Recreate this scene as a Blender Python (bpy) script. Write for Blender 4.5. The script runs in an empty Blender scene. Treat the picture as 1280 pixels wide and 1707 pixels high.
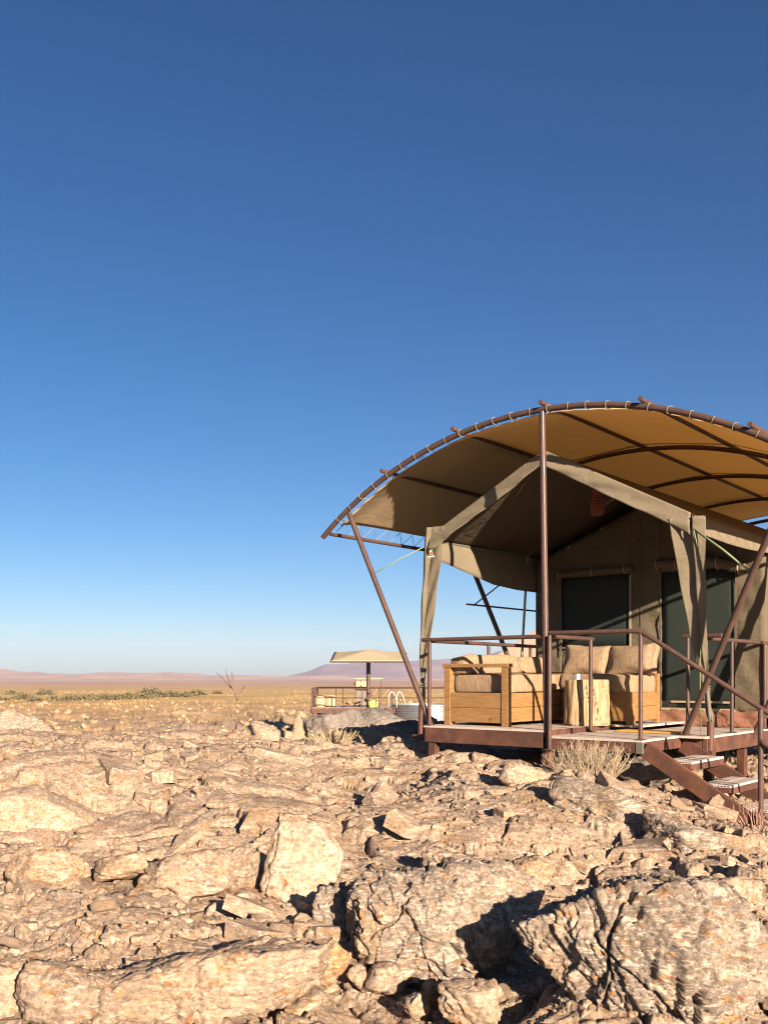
import bpy, math, random
import numpy as np
from mathutils import Vector, Matrix

random.seed(11)
rng = np.random.default_rng(11)
S = bpy.context.scene
C = S.collection

# ------------------------------------------------------------------ camera
FPX, CX, HY, EYE = 1600.0, 640.0, 1126.0, 0.558      # photo focal length and horizon in photo pixels; deck top is z = 0
cam_d = bpy.data.cameras.new('camera')
cam = bpy.data.objects.new('camera', cam_d)
C.objects.link(cam)
cam.location = (0, 0, EYE)
cam.rotation_euler = (math.radians(90), 0, 0)
cam_d.sensor_fit = 'VERTICAL'
cam_d.sensor_height = 36.0
cam_d.lens = 36.0 * FPX / 1707.0
cam_d.shift_y = (HY - 853.5) / 1707.0
cam_d.clip_start = 0.1
cam_d.clip_end = 60000
cam_d.dof.use_dof = True
cam_d.dof.focus_distance = 6.5
cam_d.dof.aperture_fstop = 10
S.camera = cam

# ------------------------------------------------------------------ world and sun
YAW = math.radians(39.5)
U = Vector((math.cos(YAW), -math.sin(YAW), 0))        # across the tent front, left to right
V = Vector((math.sin(YAW), math.cos(YAW), 0))         # along the tent, front to back
O = Vector((1.666, 9.8, 0))                           # foot of the front pole
SUN_EL, SUN_A = math.radians(16.5), math.radians(64)
s_h = (-V) * math.cos(SUN_A) + U * math.sin(SUN_A)
SUN = Vector((s_h.x * math.cos(SUN_EL), s_h.y * math.cos(SUN_EL), math.sin(SUN_EL)))
w = bpy.data.worlds.new('World')
S.world = w
w.use_nodes = True
nt = w.node_tree
sky = nt.nodes.new('ShaderNodeTexSky')
sky.sky_type = 'NISHITA'
sky.sun_disc = False
sky.sun_elevation = SUN_EL
sky.sun_rotation = math.atan2(SUN.x, SUN.y)
sky.altitude = 1100
sky.air_density = 0.85
sky.dust_density = 1.3
sky.ozone_density = 2.6
bg = nt.nodes['Background']
bg.inputs['Strength'].default_value = 0.061
hs = nt.nodes.new('ShaderNodeHueSaturation')
hs.inputs['Saturation'].default_value = 1.27
nt.links.new(sky.outputs[0], hs.inputs['Color'])
hs.inputs['Value'].default_value = 0.5
gm = nt.nodes.new('ShaderNodeGamma')
gm.inputs[1].default_value = 1.08
nt.links.new(hs.outputs[0], gm.inputs[0])
nt.links.new(gm.outputs[0], bg.inputs[0])
sun_d = bpy.data.lights.new('sun', 'SUN')
sun_d.energy = 5.0
sun_d.angle = math.radians(0.55)
sun_d.color = (1.0, 0.81, 0.64)
sun = bpy.data.objects.new('sun', sun_d)
C.objects.link(sun)
sun.rotation_euler = SUN.to_track_quat('Z', 'Y').to_euler()
S.view_settings.view_transform = 'Standard'
S.view_settings.look = 'None'
S.view_settings.gamma = 1
S.view_settings.exposure = 1.78
S.cycles.max_bounces = 6
S.cycles.diffuse_bounces = 4
S.cycles.transparent_max_bounces = 12
S.cycles.volume_bounces = 0
S.cycles.use_denoising = True
S.cycles.filter_width = 1.15
S.cycles.caustics_reflective = False
S.cycles.caustics_refractive = False

# ------------------------------------------------------------------ helpers
def L(u, v, z=0.0):
    return O + U * u + V * v + Vector((0, 0, z))

def pv(x, y, v):
    """point of the tent's frame on the plane v whose picture is the photo pixel (x, y)"""
    k = (x - CX) / FPX
    u = (k * (O.y + V.y * v) - O.x - V.x * v) / (U.x - k * U.y)
    Y = O.y + U.y * u + V.y * v
    return (u, v, EYE + (HY - y) / FPX * Y)

def at(x, y, Y):
    return Vector(((x - CX) / FPX * Y, Y, EYE + (HY - y) / FPX * Y))

def tag(o, label=None, cat=None, group=None, kind=None):
    if label: o['label'] = label
    if cat: o['category'] = cat
    if group: o['group'] = group
    if kind: o['kind'] = kind
    return o

def empty(name, loc, label, cat, group=None):
    o = bpy.data.objects.new(name, None)
    o.empty_display_size = 0.1
    C.objects.link(o)
    o.location = loc
    return tag(o, label, cat, group)

def wloc(o):
    p = Vector(o.location)
    while o.parent:
        o = o.parent
        p += Vector(o.location)
    return p

def mk(name, verts, faces, mat, parent=None, smooth=False, bevel=0, solid=0, sub=0):
    vs = np.asarray(verts, dtype=float).reshape(-1, 3)
    if parent is not None:
        org = np.array(wloc(parent)); loc = Vector((0, 0, 0))
    else:
        org = np.array([vs[:, 0].mean(), vs[:, 1].mean(), vs[:, 2].min()]); loc = Vector(org)
    me = bpy.data.meshes.new(name)
    me.from_pydata([tuple(p) for p in (vs - org)], [], faces)
    me.update()
    if smooth:
        me.polygons.foreach_set('use_smooth', [True] * len(me.polygons))
    me.materials.append(mat)
    o = bpy.data.objects.new(name, me)
    C.objects.link(o)
    o.location = loc
    if parent is not None: o.parent = parent
    if bevel:
        b = o.modifiers.new('bevel', 'BEVEL'); b.width = bevel; b.segments = 2; b.limit_method = 'ANGLE'
    if solid:
        b = o.modifiers.new('solid', 'SOLIDIFY'); b.thickness = solid; b.offset = 0
    return o

def copy_of(o, parent, loc):
    c = o.copy()
    C.objects.link(c)
    c.parent = parent
    c.location = loc
    return c

class MB:
    def __init__(s): s.v = []; s.f = []
    def add(s, vs, fs):
        n = len(s.v)
        s.v += [tuple(p) for p in vs]
        s.f += [tuple(i + n for i in f) for f in fs]
        return s
    def box(s, c, ax, ay, az):
        c = Vector(c); vs = []
        for i in (-1, 1):
            for j in (-1, 1):
                for k in (-1, 1):
                    vs.append(c + ax * i + ay * j + az * k)
        return s.add(vs, [(0, 1, 3, 2), (4, 6, 7, 5), (0, 4, 5, 1), (2, 3, 7, 6), (0, 2, 6, 4), (1, 5, 7, 3)])
    def buv(s, u0, u1, v0, v1, z0, z1):
        return s.box(L((u0 + u1) / 2, (v0 + v1) / 2, (z0 + z1) / 2), U * ((u1 - u0) / 2), V * ((v1 - v0) / 2), Vector((0, 0, (z1 - z0) / 2)))
    def bxy(s, x0, x1, y0, y1, z0, z1):
        return s.box(((x0 + x1) / 2, (y0 + y1) / 2, (z0 + z1) / 2), Vector(((x1 - x0) / 2, 0, 0)), Vector((0, (y1 - y0) / 2, 0)), Vector((0, 0, (z1 - z0) / 2)))
    def tube(s, pts, r, n=10, caps=True):
        pts = [Vector(p) for p in pts]
        m = len(pts)
        rs = r if isinstance(r, (list, tuple)) else [r] * m
        t = (pts[1] - pts[0]).normalized()
        a = t.cross(Vector((0, 0, 1)))
        if a.length < 0.05: a = t.cross(Vector((1, 0, 0)))
        a.normalize()
        vs, fs = [], []
        for i in range(m):
            if i == 0: t = (pts[1] - pts[0])
            elif i == m - 1: t = pts[-1] - pts[-2]
            else: t = pts[i + 1] - pts[i - 1]
            t.normalize()
            a = (a - t * a.dot(t)).normalized()
            b = t.cross(a)
            for k in range(n):
                q = 2 * math.pi * k / n
                vs.append(pts[i] + (a * math.cos(q) + b * math.sin(q)) * rs[i])
        for i in range(m - 1):
            for k in range(n):
                k2 = (k + 1) % n
                fs.append((i * n + k, i * n + k2, (i + 1) * n + k2, (i + 1) * n + k))
        if caps:
            fs.append(tuple(range(n - 1, -1, -1)))
            fs.append(tuple((m - 1) * n + k for k in range(n)))
        return s.add(vs, fs)
    def lathe(s, c, prof, n=24, axis=None):
        c = Vector(c); vs, fs = [], []
        for (r, z) in prof:
            for k in range(n):
                q = 2 * math.pi * k / n
                vs.append(c + Vector((r * math.cos(q), r * math.sin(q), z)))
        for i in range(len(prof) - 1):
            for k in range(n):
                k2 = (k + 1) % n
                fs.append((i * n + k, i * n + k2, (i + 1) * n + k2, (i + 1) * n + k))
        fs.append(tuple(range(n - 1, -1, -1)))
        fs.append(tuple((len(prof) - 1) * n + k for k in range(n)))
        return s.add(vs, fs)
    def build(s, name, mat, parent=None, **kw):
        return mk(name, s.v, s.f, mat, parent, **kw)

def sheet(name, f, nu, nv, mat, parent=None, thick=0.004):
    """cloth: f(s, t) gives a world point"""
    vs = [f(i / nu, j / nv) for j in range(nv + 1) for i in range(nu + 1)]
    fs = [(j * (nu + 1) + i, j * (nu + 1) + i + 1, (j + 1) * (nu + 1) + i + 1, (j + 1) * (nu + 1) + i) for j in range(nv) for i in range(nu)]
    return mk(name, vs, fs, mat, parent, smooth=True, solid=thick)

def shade_auto(o, deg=40):
    me = o.data
    me.polygons.foreach_set('use_smooth', [True] * len(me.polygons))
    me.set_sharp_from_angle(angle=math.radians(deg))
    return o

# ------------------------------------------------------------------ noise in numpy
_P = rng.permutation(256)
_P = np.concatenate([_P, _P]).astype(np.int32)
_G = rng.normal(size=(256, 3)); _G /= np.linalg.norm(_G, axis=1)[:, None]
_R = rng.random((256, 4))

def pn(x, y, z):
    xi = np.floor(x).astype(np.int32); yi = np.floor(y).astype(np.int32); zi = np.floor(z).astype(np.int32)
    xf = x - xi; yf = y - yi; zf = z - zi
    xi &= 255; yi &= 255; zi &= 255
    u = xf * xf * xf * (xf * (xf * 6 - 15) + 10); v = yf * yf * yf * (yf * (yf * 6 - 15) + 10); t = zf * zf * zf * (zf * (zf * 6 - 15) + 10)
    def g(a, b, c):
        h = _G[_P[(_P[(_P[(xi + a) & 255] + yi + b) & 255] + zi + c) & 255]]
        return h[..., 0] * (xf - a) + h[..., 1] * (yf - b) + h[..., 2] * (zf - c)
    def lerp(a, b, k): return a + (b - a) * k
    return lerp(lerp(lerp(g(0, 0, 0), g(1, 0, 0), u), lerp(g(0, 1, 0), g(1, 1, 0), u), v),
                lerp(lerp(g(0, 0, 1), g(1, 0, 1), u), lerp(g(0, 1, 1), g(1, 1, 1), u), v), t) * 1.6

def fbm(x, y, z, o=4, gain=0.5, ridge=False):
    a, s, n = 1.0, 0.0, 0.0
    for i in range(o):
        k = pn(x * 2 ** i + 13.1 * i, y * 2 ** i + 7.7 * i, z * 2 ** i + 3.3 * i)
        s = s + a * ((1 - 2 * np.abs(k)) if ridge else k)
        n += a; a *= gain
    return s / n

def voro(x, y, seed=0):
    xi = np.floor(x).astype(np.int32); yi = np.floor(y).astype(np.int32)
    f1 = np.full(x.shape, 9.0); f2 = np.full(x.shape, 9.0)
    idn = np.zeros(x.shape, np.int32); dx1 = np.zeros(x.shape); dy1 = np.zeros(x.shape)
    for a in (-1, 0, 1):
        for b in (-1, 0, 1):
            h = _P[(_P[(xi + a + seed) & 255] + yi + b) & 255]
            r = _R[h]
            dx = xi + a + r[..., 0] - x; dy = yi + b + r[..., 1] - y
            d = np.sqrt(dx * dx + dy * dy)
            m = d < f1
            f2 = np.where(m, f1, np.minimum(f2, d))
            f1 = np.where(m, d, f1); idn = np.where(m, h, idn)
            dx1 = np.where(m, dx, dx1); dy1 = np.where(m, dy, dy1)
    return f1, f2, idn, dx1, dy1

def sstep(a, b, x):
    t = np.clip((x - a) / (b - a), 0, 1)
    return t * t * (3 - 2 * t)

# ------------------------------------------------------------------ materials
class N:
    """tiny node-tree helper"""
    def __init__(s, name):
        s.m = bpy.data.materials.new(name); s.m.use_nodes = True
        s.t = s.m.node_tree
        s.b = s.t.nodes['Principled BSDF']; s.out = s.t.nodes['Material Output']
        s.b.inputs['Specular IOR Level'].default_value = 0.3
        s.tc = s.t.nodes.new('ShaderNodeTexCoord')
    def n(s, kind, **kw):
        o = s.t.nodes.new('ShaderNode' + kind)
        for k, v in kw.items(): setattr(o, k, v)
        return o
    def l(s, a, b): s.t.links.new(a, b)
    def coord(s, scale=(1, 1, 1), rot=(0, 0, 0), src='Object', rand=False):
        m = s.n('Mapping')
        m.inputs['Scale'].default_value = scale; m.inputs['Rotation'].default_value = rot
        s.l(s.tc.outputs[src], m.inputs['Vector'])
        if rand:
            oi = s.n('ObjectInfo'); q = s.n('Math', operation='MULTIPLY'); q.inputs[1].default_value = 61.0
            s.l(oi.outputs['Random'], q.inputs[0]); s.l(q.outputs[0], m.inputs['Location'])
        return m.outputs[0]
    def noise(s, vec, scale, detail=4, rough=0.55, dist=0.0):
        o = s.n('TexNoise')
        o.inputs['Scale'].default_value = scale; o.inputs['Detail'].default_value = detail
        o.inputs['Roughness'].default_value = rough; o.inputs['Distortion'].default_value = dist
        s.l(vec, o.inputs['Vector'])
        return o.outputs['Fac']
    def ramp(s, fac, stops):
        o = s.n('ValToRGB')
        e = o.color_ramp.elements
        while len(e) < len(stops): e.new(0.5)
        for el, (p, c) in zip(e, stops):
            el.position = p
            el.color = (c, c, c, 1) if isinstance(c, (int, float)) else (*c, 1)
        s.l(fac, o.inputs[0])
        return o.outputs[0]
    def mix(s, fac, a, b, mode='MIX'):
        o = s.n('Mix', data_type='RGBA', blend_type=mode)
        for sock, v in ((o.inputs[0], fac), (o.inputs[6], a), (o.inputs[7], b)):
            if isinstance(v, (int, float)): sock.default_value = v
            elif isinstance(v, tuple): sock.default_value = (*v, 1)
            else: s.l(v, sock)
        return o.outputs[2]
    def math(s, op, a, b=0.0):
        o = s.n('Math', operation=op)
        for sock, v in ((o.inputs[0], a), (o.inputs[1], b)):
            if isinstance(v, (int, float)): sock.default_value = v
            else: s.l(v, sock)
        return o.outputs[0]
    def bump(s, h, strength=0.5, dist=0.01, prev=None):
        o = s.n('Bump')
        o.inputs['Strength'].default_value = strength; o.inputs['Distance'].default_value = dist
        s.l(h, o.inputs['Height'])
        if prev is not None: s.l(prev, o.inputs['Normal'])
        s.l(o.outputs[0], s.b.inputs['Normal'])
        return o.outputs[0]
    def col(s, c):
        if isinstance(c, tuple): s.b.inputs['Base Color'].default_value = (*c, 1)
        else: s.l(c, s.b.inputs['Base Color'])
    def rough(s, r):
        if isinstance(r, (int, float)): s.b.inputs['Roughness'].default_value = r
        else: s.l(r, s.b.inputs['Roughness'])
        return s

def plain(name, c, rough=0.7, metal=0.0, var=0.12, scale=8.0, bump=0.0):
    m = N(name)
    k = m.noise(m.coord(), scale, 5)
    m.col(m.mix(k, tuple(x * (1 - var) for x in c), tuple(min(1, x * (1 + var)) for x in c)))
    m.rough(rough)
    m.b.inputs['Metallic'].default_value = metal
    if bump: m.bump(k, bump, 0.01)
    return m.m

def rock_mat(name, tones, terrain=False, bedrot=(0.35, 0.5, 0.5), stain=1.0, quartz=1.0, scale=1.0):
    m = N(name)
    obj = m.coord((scale,) * 3, rand=not terrain)
    st = m.coord((1.6 * scale, 5.5 * scale, 17 * scale), bedrot, rand=not terrain)
    bl = m.coord((1.5 * scale, 2.2 * scale, 4.2 * scale), bedrot, rand=not terrain)
    big = m.noise(obj, 1.3, 9, 0.66, 0.5)
    base = m.ramp(big, [(0.36, tones[0]), (0.46, tones[1]), (0.55, tones[2]), (0.66, tones[3])])
    band = m.noise(bl, 4.2, 9, 0.68, 0.6)
    base = m.mix(m.ramp(band, [(0.46, 0.0), (0.60, 0.6)]), base, m.mix(0.5, tones[0], (0.165, 0.145, 0.13)))
    # quartz lenses, veins and flecks
    q = m.noise(bl, 5.5, 8, 0.62, 0.9)
    base = m.mix(m.ramp(q, [(0.55, 0.0), (0.60, 0.7 * quartz)]), base, (0.44, 0.355, 0.27))
    q2 = m.noise(st, 4.5, 6, 0.66, 0.5)
    base = m.mix(m.ramp(q2, [(0.56, 0.0), (0.62, 0.6 * quartz)]), base, (0.42, 0.34, 0.26))
    q3 = m.noise(bl, 19, 5, 0.6, 0.4)
    base = m.mix(m.ramp(q3, [(0.57, 0.0), (0.64, 0.6 * quartz)]), base, (0.47, 0.39, 0.30))
    # iron stain in broad washes and small rusty patches
    s1 = m.noise(obj, 1.9, 8, 0.66, 0.8)
    base = m.mix(m.ramp(s1, [(0.53, 0.0), (0.66, 0.45 * stain)]), base, (0.36, 0.215, 0.10))
    s2 = m.noise(bl, 7.0, 6, 0.62, 0.7)
    base = m.mix(m.ramp(s2, [(0.58, 0.0), (0.65, 0.75 * stain)]), base, (0.33, 0.165, 0.06))
    s3 = m.noise(obj, 17, 5, 0.62, 0.5)
    base = m.mix(m.ramp(s3, [(0.62, 0.0), (0.69, 0.8 * stain)]), base, (0.22, 0.092, 0.03))
    fine = m.noise(obj, 42, 9, 0.75)
    base = m.mix(1.0, base, m.ramp(fine, [(0.36, 0.5), (0.48, 0.95), (0.62, 1.3)]), 'MULTIPLY')
    m.col(base)
    m.rough(0.9)
    m.b.inputs['Specular IOR Level'].default_value = 0.15
    def chips(vec, sc, warp):
        nz = m.n('TexNoise'); nz.inputs['Scale'].default_value = sc * .7; nz.inputs['Detail'].default_value = 3
        m.l(vec, nz.inputs['Vector'])
        ad = m.n('VectorMath', operation='MULTIPLY_ADD'); ad.inputs[1].default_value = (warp / sc,) * 3
        m.l(nz.outputs['Color'], ad.inputs[0]); m.l(vec, ad.inputs[2])
        vo = m.n('TexVoronoi'); vo.inputs['Scale'].default_value = sc
        m.l(ad.outputs[0], vo.inputs['Vector'])
        sp = m.n('SeparateColor'); m.l(vo.outputs['Color'], sp.inputs[0])
        return m.math('ADD', sp.outputs[0], m.math('MULTIPLY', vo.outputs['Distance'], -0.5))
    b1 = m.bump(chips(bl, 4.5, 1.2), 0.4, 0.018 / scale)
    b1 = m.bump(chips(obj, 24, 1.0), 0.45, 0.007 / scale, b1)
    h2 = m.noise(obj, 40, 10, 0.8, 0.1)
    m.bump(h2, 0.85, 0.014 / scale, b1)
    return m.m

TAN = [(0.210, 0.153, 0.107), (0.284, 0.205, 0.139), (0.331, 0.241, 0.163), (0.383, 0.286, 0.200)]
GREY = [(0.132, 0.109, 0.088), (0.180, 0.145, 0.112), (0.228, 0.182, 0.137), (0.280, 0.225, 0.168)]
WARM = [(0.229, 0.155, 0.094), (0.290, 0.200, 0.121), (0.334, 0.235, 0.148), (0.378, 0.276, 0.183)]
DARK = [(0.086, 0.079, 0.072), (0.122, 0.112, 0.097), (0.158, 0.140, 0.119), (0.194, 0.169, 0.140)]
M_ROCK = rock_mat('tan_rock', TAN)
M_SLOPE = rock_mat('slope_rock', [(0.22, 0.135, 0.066), (0.30, 0.192, 0.10), (0.34, 0.228, 0.128), (0.38, 0.275, 0.17)])
M_GREY = rock_mat('grey_rock', GREY, quartz=1.2, bedrot=(0.9, 0.3, 0.2))
M_WARM = rock_mat('warm_rock', WARM, stain=1.1)
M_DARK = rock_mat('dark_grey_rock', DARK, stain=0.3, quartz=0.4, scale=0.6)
M_RUST = rock_mat('rust_rock', [(0.259, 0.137, 0.058), (0.324, 0.180, 0.079), (0.360, 0.216, 0.108), (0.396, 0.274, 0.158)])

def terrain_mat():
    mat = rock_mat('bedrock_ground', TAN, terrain=True, bedrot=(0.3, 0.25, 0.55))
    t = mat.node_tree
    b = t.nodes['Principled BSDF']
    link = [l for l in t.links if l.to_node == b and l.to_socket.name == 'Base Color'][0]
    rock = link.from_socket
    def n(kind, **kw):
        o = t.nodes.new('ShaderNode' + kind)
        for k, v in kw.items(): setattr(o, k, v)
        return o
    geo = n('NewGeometry')
    sep = n('Separate'[:8] + 'XYZ')
    t.links.new(geo.outputs['Position'], sep.inputs[0])
    ln = n('VectorMath', operation='LENGTH'); t.links.new(geo.outputs['Position'], ln.inputs[0])
    def mr(a0, a1):
        o = n('MapRange'); o.inputs[1].default_value = a0; o.inputs[2].default_value = a1
        t.links.new(ln.outputs['Value'], o.inputs[0]); return o.outputs[0]
    def noise(sc, det):
        o = n('TexNoise'); o.inputs['Scale'].default_value = sc; o.inputs['Detail'].default_value = det
        t.links.new(geo.outputs['Position'], o.inputs['Vector']); return o.outputs['Fac']
    def ramp(fac, stops):
        o = n('ValToRGB'); e = o.color_ramp.elements
        while len(e) < len(stops): e.new(0.5)
        for el, (p, c) in zip(e, stops): el.position = p; el.color = (c, c, c, 1) if isinstance(c, float) else (*c, 1)
        t.links.new(fac, o.inputs[0]); return o.outputs[0]
    def mix(f, a, c2):
        o = n('Mix', data_type='RGBA')
        t.links.new(f, o.inputs[0]); t.links.new(a, o.inputs[6]); t.links.new(c2, o.inputs[7]); return o.outputs[2]
    # stony slope beyond the outcrop, then golden grass plain, then pink gravel plain
    slope = ramp(noise(0.22, 8), [(0.3, (0.287, 0.168, 0.078)), (0.5, (0.425, 0.267, 0.124)), (0.7, (0.483, 0.336, 0.189))])
    gold = ramp(noise(0.035, 8), [(0.3, (0.349, 0.223, 0.089)), (0.5, (0.472, 0.318, 0.130)), (0.72, (0.524, 0.378, 0.179))])
    pink = ramp(noise(0.004, 8), [(0.3, (0.314, 0.192, 0.126)), (0.5, (0.411, 0.262, 0.175)), (0.7, (0.480, 0.323, 0.210))])
    # bedrock shows through in patches down the slope
    pa = n('Math', operation='MULTIPLY_ADD'); pa.inputs[1].default_value = 3.0; pa.inputs[2].default_value = -1.5
    t.links.new(noise(0.11, 6), pa.inputs[0])
    sm = n('Math', operation='ADD', use_clamp=True); t.links.new(mr(26, 130), sm.inputs[0]); t.links.new(pa.outputs[0], sm.inputs[1])
    gate = n('Math', operation='MULTIPLY', use_clamp=True); t.links.new(sm.outputs[0], gate.inputs[0]); t.links.new(mr(18, 34), gate.inputs[1])
    c = mix(gate.outputs[0], rock, slope)
    c = mix(mr(90, 200), c, gold)
    c = mix(mr(380, 900), c, pink)
    t.links.new(c, b.inputs['Base Color'])
    return mat
M_GROUND = terrain_mat()

def steel(name, c, rust=0.5, rough=0.5):
    m = N(name)
    k = m.noise(m.coord(), 5, 7, 0.65, 0.3)
    col = m.mix(m.ramp(k, [(0.42, 0.0), (0.72, rust)]), c, (0.19, 0.075, 0.035))
    k2 = m.noise(m.coord((30, 30, 6)), 2.0, 4)
    col = m.mix(m.ramp(k2, [(0.62, 0.0), (0.8, 0.35)]), col, (0.30, 0.20, 0.16))
    m.col(col)
    m.rough(m.ramp(k, [(0.3, rough - 0.12), (0.75, rough + 0.2)]))
    m.bump(k, 0.15, 0.004)
    return m.m
M_PIPE = steel('brown_painted_pipe', (0.061, 0.038, 0.032), 0.3, 0.40)
M_BEAM = steel('rusty_brown_beam', (0.066, 0.033, 0.025), 0.6, 0.5)
M_DARKPIPE = steel('dark_brown_pipe', (0.075, 0.042, 0.034), 0.3, 0.5)
M_GALV = plain('galvanised_pipe', (0.196, 0.189, 0.154), 0.45, 0.6)
M_TIN = plain('tin', (0.55, 0.53, 0.50), 0.3, 0.9, 0.08, 20)

def cloth(name, c, trans=0.0, wr=0.35, weave=320.0, tc=None):
    m = N(name)
    k = m.noise(m.coord(), 3.0, 5, 0.6, 0.4)
    col = m.mix(k, tuple(x * 0.82 for x in c), tuple(min(1, x * 1.16) for x in c))
    sp = m.noise(m.coord((1, 1, 1)), 60, 5, 0.7)
    col = m.mix(1.0, col, m.ramp(sp, [(0.3, 0.86), (0.7, 1.1)]), 'MULTIPLY')
    m.col(col)
    m.rough(0.85)
    m.b.inputs['Specular IOR Level'].default_value = 0.12
    wv = m.noise(m.coord((1, 1, 1)), weave, 2)
    b1 = m.bump(wv, 0.25, 0.002)
    m.bump(m.noise(m.coord((1.0, 1.0, 2.2)), 3.5, 4, 0.5, 1.2), wr, 0.05, b1)
    if trans:
        tr = m.n('BsdfTranslucent')
        if tc: tr.inputs[0].default_value = (*tc, 1)
        else: m.l(col, tr.inputs[0])
        ms = m.n('MixShader'); ms.inputs[0].default_value = trans
        m.l(m.b.outputs[0], ms.inputs[1]); m.l(tr.outputs[0], ms.inputs[2]); m.l(ms.outputs[0], m.out.inputs[0])
    return m.m
M_SHADE = cloth('beige_shade_canvas', (0.47, 0.375, 0.245), 0.33, 0.15, 260, (0.92, 0.64, 0.28))
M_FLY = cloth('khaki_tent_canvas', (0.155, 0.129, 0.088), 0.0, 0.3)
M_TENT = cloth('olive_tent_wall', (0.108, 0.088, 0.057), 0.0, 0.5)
M_CEILSHADE = cloth('ceiling_shade_cloth', (0.085, 0.068, 0.048), 0.0, 0.3)  # darker than the fly cloth, paints shade onto the porch ceiling
M_TRIM = cloth('pale_canvas_trim', (0.300, 0.240, 0.158), 0.0, 0.2)
M_SKIRT = cloth('terracotta_groundsheet', (0.210, 0.101, 0.064), 0.0, 0.8)
M_ROPE = plain('pale_rope', (0.210, 0.203, 0.133), 0.9)
M_GREEN = plain('green_rope', (0.16, 0.20, 0.11), 0.9)
M_BLACK = plain('black_cord', (0.02, 0.02, 0.02), 0.8)

def gauze_mat():
    m = N('dark_green_gauze')
    k = m.noise(m.coord((260, 260, 40)), 1.0, 2)
    m.col(m.mix(k, (0.014, 0.020, 0.017), (0.030, 0.040, 0.033)))
    m.rough(0.8)
    tr = m.n('BsdfTransparent'); ms = m.n('MixShader'); ms.inputs[0].default_value = 0.22
    m.l(m.b.outputs[0], ms.inputs[1]); m.l(tr.outputs[0], ms.inputs[2]); m.l(ms.outputs[0], m.out.inputs[0])
    return m.m
M_GAUZE = gauze_mat()

def wood(name, c1, c2, sc=(3, 3, 30), knots=0.6, rough=0.55):
    m = N(name)
    v = m.coord(sc, (0.0, 0.0, YAW), rand=True)
    k = m.noise(v, 1.5, 6, 0.6, 1.2)
    col = m.ramp(k, [(0.3, c1), (0.68, c2)])
    kn = m.noise(m.coord((1, 1, 1.3), rand=True), 9, 2, 0.4, 0.6)
    col = m.mix(m.ramp(kn, [(0.66, 0.0), (0.75, knots)]), col, tuple(x * 0.45 for x in c1))
    m.col(col); m.rough(rough)
    m.bump(k, 0.2, 0.003)
    return m.m
M_SOFA = wood('honey_pine', (0.175, 0.092, 0.033), (0.265, 0.150, 0.058))
M_LOG = wood('peeled_pale_log', (0.15, 0.10, 0.05), (0.40, 0.29, 0.16), (22, 22, 1.6), 0.6, 0.75)

def cushion_mat():
    m = N('tan_slub_fabric')
    k = m.noise(m.coord((70, 70, 5)), 1.0, 5, 0.65)
    m.col(m.ramp(k, [(0.32, (0.156, 0.105, 0.061)), (0.5, (0.242, 0.165, 0.098)), (0.7, (0.304, 0.218, 0.136))]))
    m.rough(0.95)
    b1 = m.bump(k, 0.3, 0.003)
    m.bump(m.noise(m.coord((1, 1, 1)), 7, 3), 0.3, 0.03, b1)
    return m.m
M_CUSH = cushion_mat()

def board_mat():
    m = N('pale_composite_board')
    k = m.noise(m.coord((6, 60, 20), (0, 0, -YAW), rand=True), 1.0, 5, 0.6)
    c = m.ramp(k, [(0.3, (0.344, 0.288, 0.248)), (0.7, (0.464, 0.400, 0.352))])
    d = m.noise(m.coord((1, 1, 1)), 3.0, 6, 0.6)
    m.col(m.mix(m.ramp(d, [(0.5, 0.0), (0.75, 0.45)]), c, (0.42, 0.29, 0.18)))
    m.rough(0.7); m.bump(k, 0.2, 0.002)
    return m.m
M_BOARD = board_mat()

# ------------------------------------------------------------------ ground
_CP = np.array([  # x, y, z control points of the broad relief
    (0, 1.2, -.92), (0, -4, -.95), (3, 0, -1.0), (-3, 0, -.9),
    (0, 4, -.93), (2.2, 4, -.97), (-2, 4, -.88), (1.7, 6, -.80), (0, 6, -.80), (-2.2, 6, -.72), (3.4, 6.2, -.9),
    (0, 9, -.58), (-3, 8.6, -.42), (1.2, 9, -.48), (1.7, 9.35, -.43), (.95, 10.45, -.25), (1.3, 10.0, -.28), (1.58, 9.62, -.37), (1.0, 9.6, -.40), (2.2, 8.9, -.50), (2.7, 8.5, -.62), (3.3, 8.3, -.80), (4.2, 8.4, -.85), (4.6, 9.4, -.72), (3.6, 9.6, -.72),
    (.4, 10.8, -.33), (0, 13, -.40), (-3, 14, -.38), (-5.5, 12, -.42), (-5, 9, -.45), (1.2, 12, -.42), (3, 12, -.45), (5, 12, -.6), (3, 16, -.6), (6, 16, -.7),
    (0, 17, -1.0), (-6, 19, -1.75), (8, 21, -1.0), (0, 24, -1.9), (-10, 26, -2.6), (10, 28, -1.5),
    (0, 40, -2.25), (-16, 40, -3.0), (-7, 34, -2.8), (14, 42, -2.0), (0, 70, -2.75), (-30, 70, -2.9), (30, 70, -2.5),
    (0, 110, -3.2), (-45, 110, -3.3), (45, 110, -3.0), (0, 200, -4.0), (-80, 200, -4.2), (80, 200, -4.0),
    (0, 500, -6.0), (0, 1200, -9.5), (0, 3500, -14), (0, 6000, -16), (0, -60, -2), (0, -600, -5), (0, -4000, -14),
    (-60, -20, -2), (60, -20, -2), (-600, 0, -6), (600, 0, -6), (-4000, 0, -15), (4000, 0, -15)], float)
_CA = np.arctan2(_CP[:, 0], _CP[:, 1]); _CL = np.log(np.hypot(_CP[:, 0], _CP[:, 1]) + 0.5)
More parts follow.
